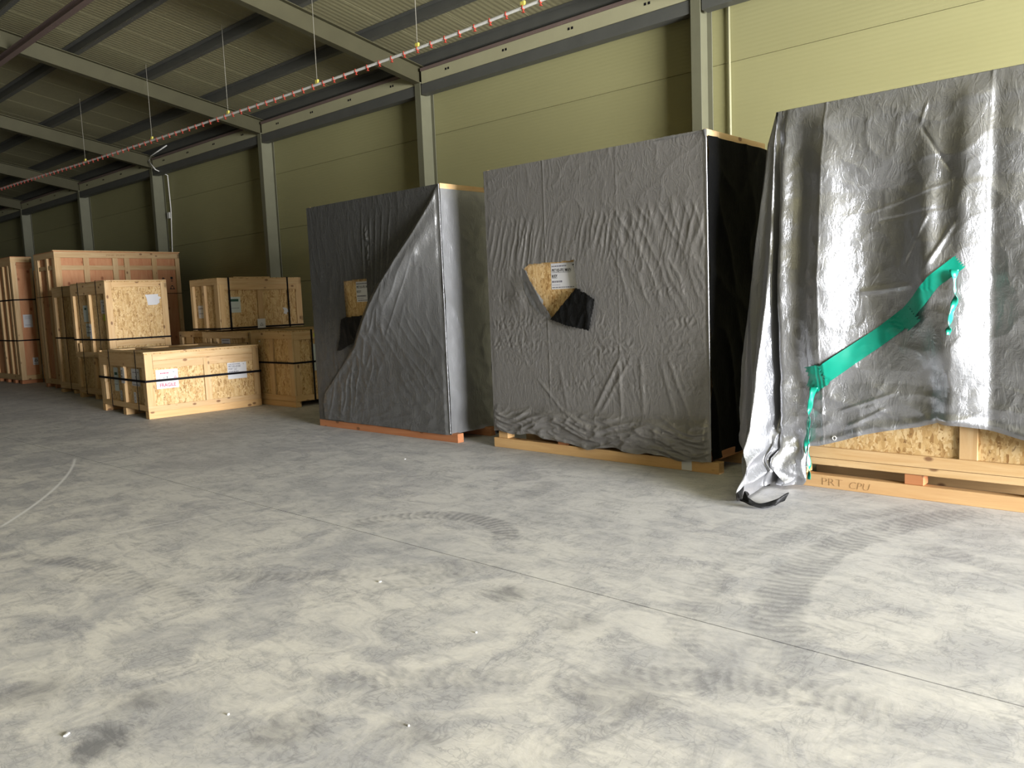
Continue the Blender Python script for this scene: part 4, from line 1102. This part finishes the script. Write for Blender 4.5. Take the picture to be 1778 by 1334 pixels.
vgrid = np.linspace(0.0, 2.9, 291)
Dm = np.zeros((291, nF))
du = uF[1] - uF[0]
for i, v in enumerate(vgrid):
    tl = tilt_at(v) * 0.85
    tl = tl + 0.07 * perlin(uF * 5, np.full(nF, v * 1.7), 70) * sstep(2.9, 2.6, v)
    d = -np.cumsum(tl) * du
    x = uF / uF[-1]
    # take out the drift, keep folds shallower than about 9 cm
    sm = np.convolve(np.pad(d, 60, mode='edge'), np.ones(121) / 121, 'valid')
    Dm[i] = d - sm
Dm = Dm - Dm.min(1, keepdims=True)
def front_d(u, v):
    i = np.clip(v / 2.9 * 290, 0, 289.999); j = np.clip(u / 2.5 * (nF - 1), 0, nF - 1.001)
    i0 = i.astype(int); j0 = j.astype(int); fi = i - i0; fj = j - j0
    d = (Dm[i0, j0] * (1 - fi) * (1 - fj) + Dm[i0 + 1, j0] * fi * (1 - fj) + Dm[i0, j0 + 1] * (1 - fi) * fj + Dm[i0 + 1, j0 + 1] * fi * fj)
    d = d + 0.0065 * ridged(u * 3 + v * 2.2, v * 3.0 - u * 1.5, 71) ** 3 * sstep(2.9, 2.7, v)
    d = d + 0.0022 * ridged(u * 9 - v * 7, v * 5 + u * 5, 72) * sstep(2.9, 2.75, v)
    d = d + sstep(1.0, 0.5, v) * 0.022 * ridged(u * 2.4 + v, v * 5.5, 73) ** 1.5
    # long creases
    for (u0, v0, u1, v1_, w, h) in ((1.06, 2.02, 0.88, 1.68, .014, .012), (1.22, 1.95, 1.06, 1.66, .016, .016), (0.62, 2.06, 1.20, 2.22, .010, .007), (0.68, 2.0, 1.16, 2.05, .010, -.006),
                                    (1.02, 2.78, 0.98, 2.62, .010, .007), (0.98, 2.62, 1.18, 2.28, .010, -.008), (0.58, 1.50, .95, 1.54, .02, .02), (0.45, .62, .85, .78, .012, .012), (0.5, .5, .78, .66, .014, .014)):
        L = math.hypot(u1 - u0, v1_ - v0); ex, ey = (u1 - u0) / L, (v1_ - v0) / L
        s_ = (u - u0) * ex + (v - v0) * ey; n_ = -(u - u0) * ey + (v - v0) * ex
        d = d + h * np.exp(-(n_ / w) ** 2) * sstep(-0.02, 0.06, s_) * sstep(L + 0.02, L - 0.06, s_)
    # seams
    d = d + 0.005 * np.exp(-((u - 0.335) / 0.006) ** 2) + 0.005 * np.exp(-((u - 1.40) / 0.006) ** 2)
    return 0.018 + np.maximum(d - 0.045 * np.exp(-np.maximum(u, 0) / 0.018), -0.012)
sil_v = np.array([0.0, .03, .2, .4, .7, 1.0, 1.45, 2.2, 2.67, 2.9])
sil_a = np.array([.085, .076, -.065, -.157, -.184, -.205, -.181, -.126, -.089, -.02])
sil_b = np.array([.80, .78, .60, .42, .30, .22, .14, .07, .03, .005])
ns_side, ns_e1, ns_e2 = 46, 44, 44
tv = np.linspace(0, 1, nV)
rows = []
hem_u = np.array([0, .10, .19, .215, .235, .30, .46, .62, .80, .98, 1.07, 1.12, 1.16, 1.25, 1.4, 1.65, 2.0, 2.5])
hem_v = np.array([.03, .03, .035, .08, .34, .345, .395, .455, .50, .535, .565, .585, .575, .575, .555, .50, .42, .40])
n1, n2_, n3_, n4, n5 = ns_side, ns_e1, ns_e2, nF, 40
NS = n1 + n2_ + n3_ + n4 + n5
P = np.zeros((nV + 40, NS, 3))
# column hems
hem_cols = np.concatenate([np.linspace(0.06, 0.02, n1), np.linspace(0.02, 0.004, n2_), np.linspace(0.004, 0.03, n3_), np.interp(uF, hem_u, hem_v), np.full(n5, 0.4)])
for r in range(nV):
    v = hem_cols + (2.9 - hem_cols) * tv[r]
    a = np.interp(v, sil_v, sil_a); b = np.interp(v, sil_v, sil_b)
    X = np.zeros(NS); Y = np.zeros(NS)
    k = np.linspace(0, 1, n1)
    # side: from the back to the root of the ear
    vi = v[:n1]; ai = a[:n1]
    w = 0.022 * ridged(k * 4.5 + vi * 0.5, vi * 0.7, 80) * sstep(2.9, 2.4, vi)
    sag = np.minimum(ai, -0.02) * 0.75
    X[:n1] = -0.022 + sag * k ** 0.7 - w * (1 - k * 0.3) - 0.012
    Y[:n1] = 1.13 * (1 - k) + 0.12 * k
    # the corner lobe: out round the silhouette, across its face, into a tight slit at the crate corner
    s0 = n1; s1 = n1 + n2_; ne = n2_ + n3_
    sl = slice(s0, s0 + ne); vi = v[sl]; ae, be = a[sl], b[sl]
    fd0 = front_d(np.zeros(ne), vi)
    sx_ = ae - be * (0.42 - 0.26 * sstep(0.7, 0.0, vi))
    xr = -0.022 + np.minimum(ae, -0.02) * 0.75 - 0.012
    slit = sstep(0.30, 0.60, vi) * sstep(2.88, 2.6, vi)
    lip = np.maximum(0.35 * be, fd0 * 0.9)
    Z0 = np.zeros(ne)
    cpx = [xr, (xr + sx_) * 0.5 - 0.015, sx_, sx_ * 0.80, sx_ * 0.50, sx_ * 0.24 - 0.012, Z0 - 0.034, Z0 - 0.006, Z0 + 0.02]
    cpy = [Z0 + 0.12, Z0 + 0.03 - 0.1 * be, -0.30 * be, -0.52 * be, -0.78 * be, -0.97 * be, -lip * 0.9, -lip * (1 - slit) + (0.012) * slit, -fd0]
    kk_ = np.linspace(0, 1, ne)
    kn = np.array([0, .16, .30, .42, .55, .70, .86, .93, 1.0])
    def interp_cols(cp):
        A_ = np.stack(cp, 0)                                   # knots x columns
        o = np.zeros(ne)
        for c_ in range(ne):
            o[c_] = np.interp(kk_[c_], kn, A_[:, c_])
        return o
    ex_, ey_ = interp_cols(cpx), interp_cols(cpy)
    w5 = np.ones(7) / 7
    def smooth(z):
        zz_ = np.convolve(np.pad(z, 3, mode='edge'), w5, 'valid'); m_ = (kk_ < 0.84)
        return np.where(m_, zz_, z)
    ex_, ey_ = smooth(ex_), smooth(ey_)
    env = np.sin(np.clip(kk_ / 0.86, 0, 1) * np.pi) ** 0.8 * sstep(2.85, 1.7, vi)
    fold = 0.040 * (ridged(kk_ * 3.4 + vi * 0.30, vi * 0.5, 81) ** 1.5 - 0.35) * env
    X[sl] = ex_ - 0.35 * fold; Y[sl] = ey_ - fold * 0.9
    # front
    s2 = s1 + n3_; vi = v[s2:s2 + n4]
    d = front_d(uF, vi)
    lowl = sstep(0.42, 0.2, vi) * sstep(0.30, 0.10, uF)
    d = d + lowl * (0.10 + 0.05 * perlin(uF * 9, vi * 9, 83)) + 0.03 * np.exp(-((vi - hem_cols[s2:s2 + n4] - 0.03) / 0.03) ** 2) * (uF > 0.23) * 0.6
    X[s2:s2 + n4] = 0.02 + uF * (2.52 / 2.5)
    Y[s2:s2 + n4] = -d
    s3 = s2 + n4; k = np.linspace(0, 1, n5)
    X[s3:] = 2.55 + 0.03 * ridged(k * 4, v[s3:] * 0.6, 84) * sstep(2.9, 2.5, v[s3:]); Y[s3:] = -0.01 + 1.14 * k
    # crumple in the bunched corner
    cr = sstep(0.62, 0.2, v) * np.concatenate([np.linspace(0, .6, n1), np.full(n2_, 1.0), np.full(n3_, 1.0), sstep(0.32, 0.12, uF), np.zeros(n5)])
    ss = np.arange(NS) * 0.018
    X += cr * 0.05 * (ridged(ss * 3.2, v * 5.0, 85) - 0.5); Y -= cr * 0.055 * (ridged(ss * 2.6 + 4, v * 4.2, 86) - 0.4)
    X += 0.004 * perlin(ss * 6, v * 6, 87) * sstep(2.9, 2.6, v)
    P[r, :, 0], P[r, :, 1], P[r, :, 2] = X, Y, v
# the top: rows closing over the lid
cxm, cym = 1.25, 0.56
for r in range(40):
    f = (r + 1) / 40
    base = P[nV - 1]
    P[nV + r, :, 0] = base[:, 0] + (cxm - base[:, 0]) * f * 0.98
    P[nV + r, :, 1] = base[:, 1] + (cym - base[:, 1]) * f * 0.98
    P[nV + r, :, 2] = 2.9 + 0.008 * math.sin(min(1, f * 6) * math.pi / 2)
sheet = grid_mesh('sheet', P, SILVER, tp)
# tip: loop of the dark hem lying on the floor
ang = np.linspace(0, 1, 60)
loop = np.array([(0.04, -0.74), (0.06, -0.82), (0.13, -0.86), (0.20, -0.83), (0.27, -0.74), (0.30, -0.66)])
lx = np.interp(ang * 5, range(6), loop[:, 0]); ly = np.interp(ang * 5, range(6), loop[:, 1])
kk = np.linspace(-1, 1, 7)
LP = np.zeros((60, 7, 3))
LP[:, :, 0] = lx[:, None] + 0.022 * kk[None, :] * np.cos(ang[:, None] * 6)
LP[:, :, 1] = ly[:, None] + 0.026 * kk[None, :]
LP[:, :, 2] = (0.012 + 0.030 * (kk[None, :] + 1) * (0.6 + 0.4 * np.sin(ang * 8))[:, None] * np.ones((60, 1))) + 0 * (0.028 + 0.05 * np.exp(-(ang / 0.18) ** 2) + 0.012 * np.sin(ang * 9) ** 2)[:, None] + 0.030 * np.abs(kk)[None, :] * (0.5 + 0.5 * np.sin(ang * 7))[:, None]
hb = grid_mesh('hem_loop', LP, BLACKF, tp)
sm = hb.modifiers.new('thickness', 'SOLIDIFY'); sm.thickness = 0.008
tag(hb, 'dark curled hem end lying on the floor')
# eyelet
def eyelet(u, v):
    V, F = [], []
    for k in range(16):
        t = 2 * math.pi * k / 16
        for j in range(6):
            s = 2 * math.pi * j / 6
            rr = 0.014 + 0.004 * math.cos(s)
            V.append((rr * math.cos(t), 0.004 * math.sin(s), rr * math.sin(t)))
    for k in range(16):
        for j in range(6):
            F.append([k * 6 + j, ((k + 1) % 16) * 6 + j, ((k + 1) % 16) * 6 + (j + 1) % 6, k * 6 + (j + 1) % 6])
    y = -float(front_d(np.array([u]), np.array([v]))[0]) - 0.022
    mesh_obj('eyelet', V, F, WHITEP, tp, (0.02 + u, y, v), smooth=True)
eyelet(0.42, 0.415)
# green tape
def tape(path, width, lift, name='green_tape', n=90, jag=True):
    path = np.array(path, float)
    seg = np.r_[0, np.cumsum(np.hypot(np.diff(path[:, 0]), np.diff(path[:, 1])))]
    t = np.linspace(0, seg[-1], n)
    pu = np.interp(t, seg, path[:, 0]); pv = np.interp(t, seg, path[:, 1])
    w = np.interp(t, seg, width) if hasattr(width, '__len__') else np.full(n, width)
    du_ = np.gradient(pu); dv_ = np.gradient(pv); L = np.hypot(du_, dv_); nx, ny = -dv_ / L, du_ / L
    k = np.linspace(-0.5, 0.5, 13)
    Uu = pu[:, None] + nx[:, None] * w[:, None] * k; Vv = pv[:, None] + ny[:, None] * w[:, None] * k
    # the tape bridges small wrinkles: use the highest nearby cloth
    d = np.max([front_d(Uu + a, Vv + b) for a in (-0.03, 0, 0.03) for b in (-0.03, 0, 0.03)], axis=0)
    if jag:
        z = 0.012 * ((np.arange(13) % 2) - 0.5)
        for e in (0, -1):
            Uu[e] += z * du_[e] / L[e] * 2; Vv[e] += z * dv_[e] / L[e] * 2
    Pp = np.stack([0.02 + Uu, -d - lift, Vv], -1)
    o = grid_mesh(name, Pp[:, ::-1], TAPE, tp)
    return o
tape([(0.255, 0.78), (0.31, 0.86), (0.62, 1.10), (0.93, 1.33)], [0.10, 0.13, 0.125, 0.125], 0.004)
tape([(0.85, 1.255), (1.02, 1.43), (1.12, 1.56), (1.27, 1.68)], [0.11, 0.10, 0.095, 0.10], 0.008)
tape([(0.26, 0.86), (0.36, 0.90)], [0.20, 0.16], 0.0075, n=20)
tape([(0.90, 1.275), (0.99, 1.345)], [0.13, 0.13], 0.0075, n=20)
def tail(pts, w0, turns, name='tape_tail', n=70):
    pts = np.array(pts, float)
    t = np.linspace(0, len(pts) - 1, n)
    u = np.interp(t, range(len(pts)), pts[:, 0]); v = np.interp(t, range(len(pts)), pts[:, 1])
    wdt = np.interp(t, range(len(pts)), pts[:, 2]) * w0
    tw = np.linspace(0, turns * 2 * math.pi, n) + 0.6 * np.sin(t * 3)
    base = -np.max([front_d(u + a, np.maximum(v, 0.34)) for a in (-0.04, 0, 0.04)], axis=0) - 0.03
    k = np.linspace(-0.5, 0.5, 5)
    Pp = np.zeros((n, 5, 3))
    Pp[:, :, 0] = 0.02 + u[:, None] + k * wdt[:, None] * np.cos(tw)[:, None]
    Pp[:, :, 1] = base[:, None] + k * wdt[:, None] * np.sin(tw)[:, None] * 0.8
    Pp[:, :, 2] = v[:, None]
    o = grid_mesh(name, Pp, TAPE, tp)
    sm_ = o.modifiers.new('thickness', 'SOLIDIFY'); sm_.thickness = 0.002
    return o
tail([(1.245, 1.63, 1), (1.25, 1.52, .8), (1.255, 1.44, .7), (1.235, 1.34, 1.0), (1.22, 1.25, .8), (1.215, 1.20, .5)], 0.055, 1.1)
tail([(0.285, 0.80, 1.2), (0.262, 0.70, .9), (0.245, 0.60, .7), (0.235, 0.50, .6), (0.215, 0.38, .9), (0.222, 0.28, .9), (0.24, 0.18, .8), (0.235, 0.08, .5)], 0.05, 0.9)

# ------------------------------------------------------------------ little litter on the floor
for k, (x, y, w, l, r, lab) in enumerate(((-3.20, 0.96, .010, .026, .6, 'tiny white scrap near the lower left corner of the floor'), (-2.85, 1.42, .006, .009, .2, 'tiny pale crumb right of the lower left dark stain'),
        (-2.23, 1.80, .007, .010, 1.0, 'tiny pale crumb at the middle of the lower edge'), (-3.55, 2.72, .010, .016, .3, 'small pale chip lying on the curved tyre print'),
        (-6.2, 5.15, .012, .02, .3, 'small white chip on the floor before the left wrapped crate'), (-2.62, 2.55, .007, .010, .4, 'tiny pale crumb just short of the floor joint'))):
    V, F = box_data(w, l, 0.005, 0.001)
    V = [(a, b_, c_ + 0.25 * c_ * random.random()) for a, b_, c_ in V]
    tag(mesh_obj('floor_scrap', V, F, PAPER, None, (x, y, 0.0031), rot=(0, 0, r)), lab, 'scrap', 'scraps on the floor')
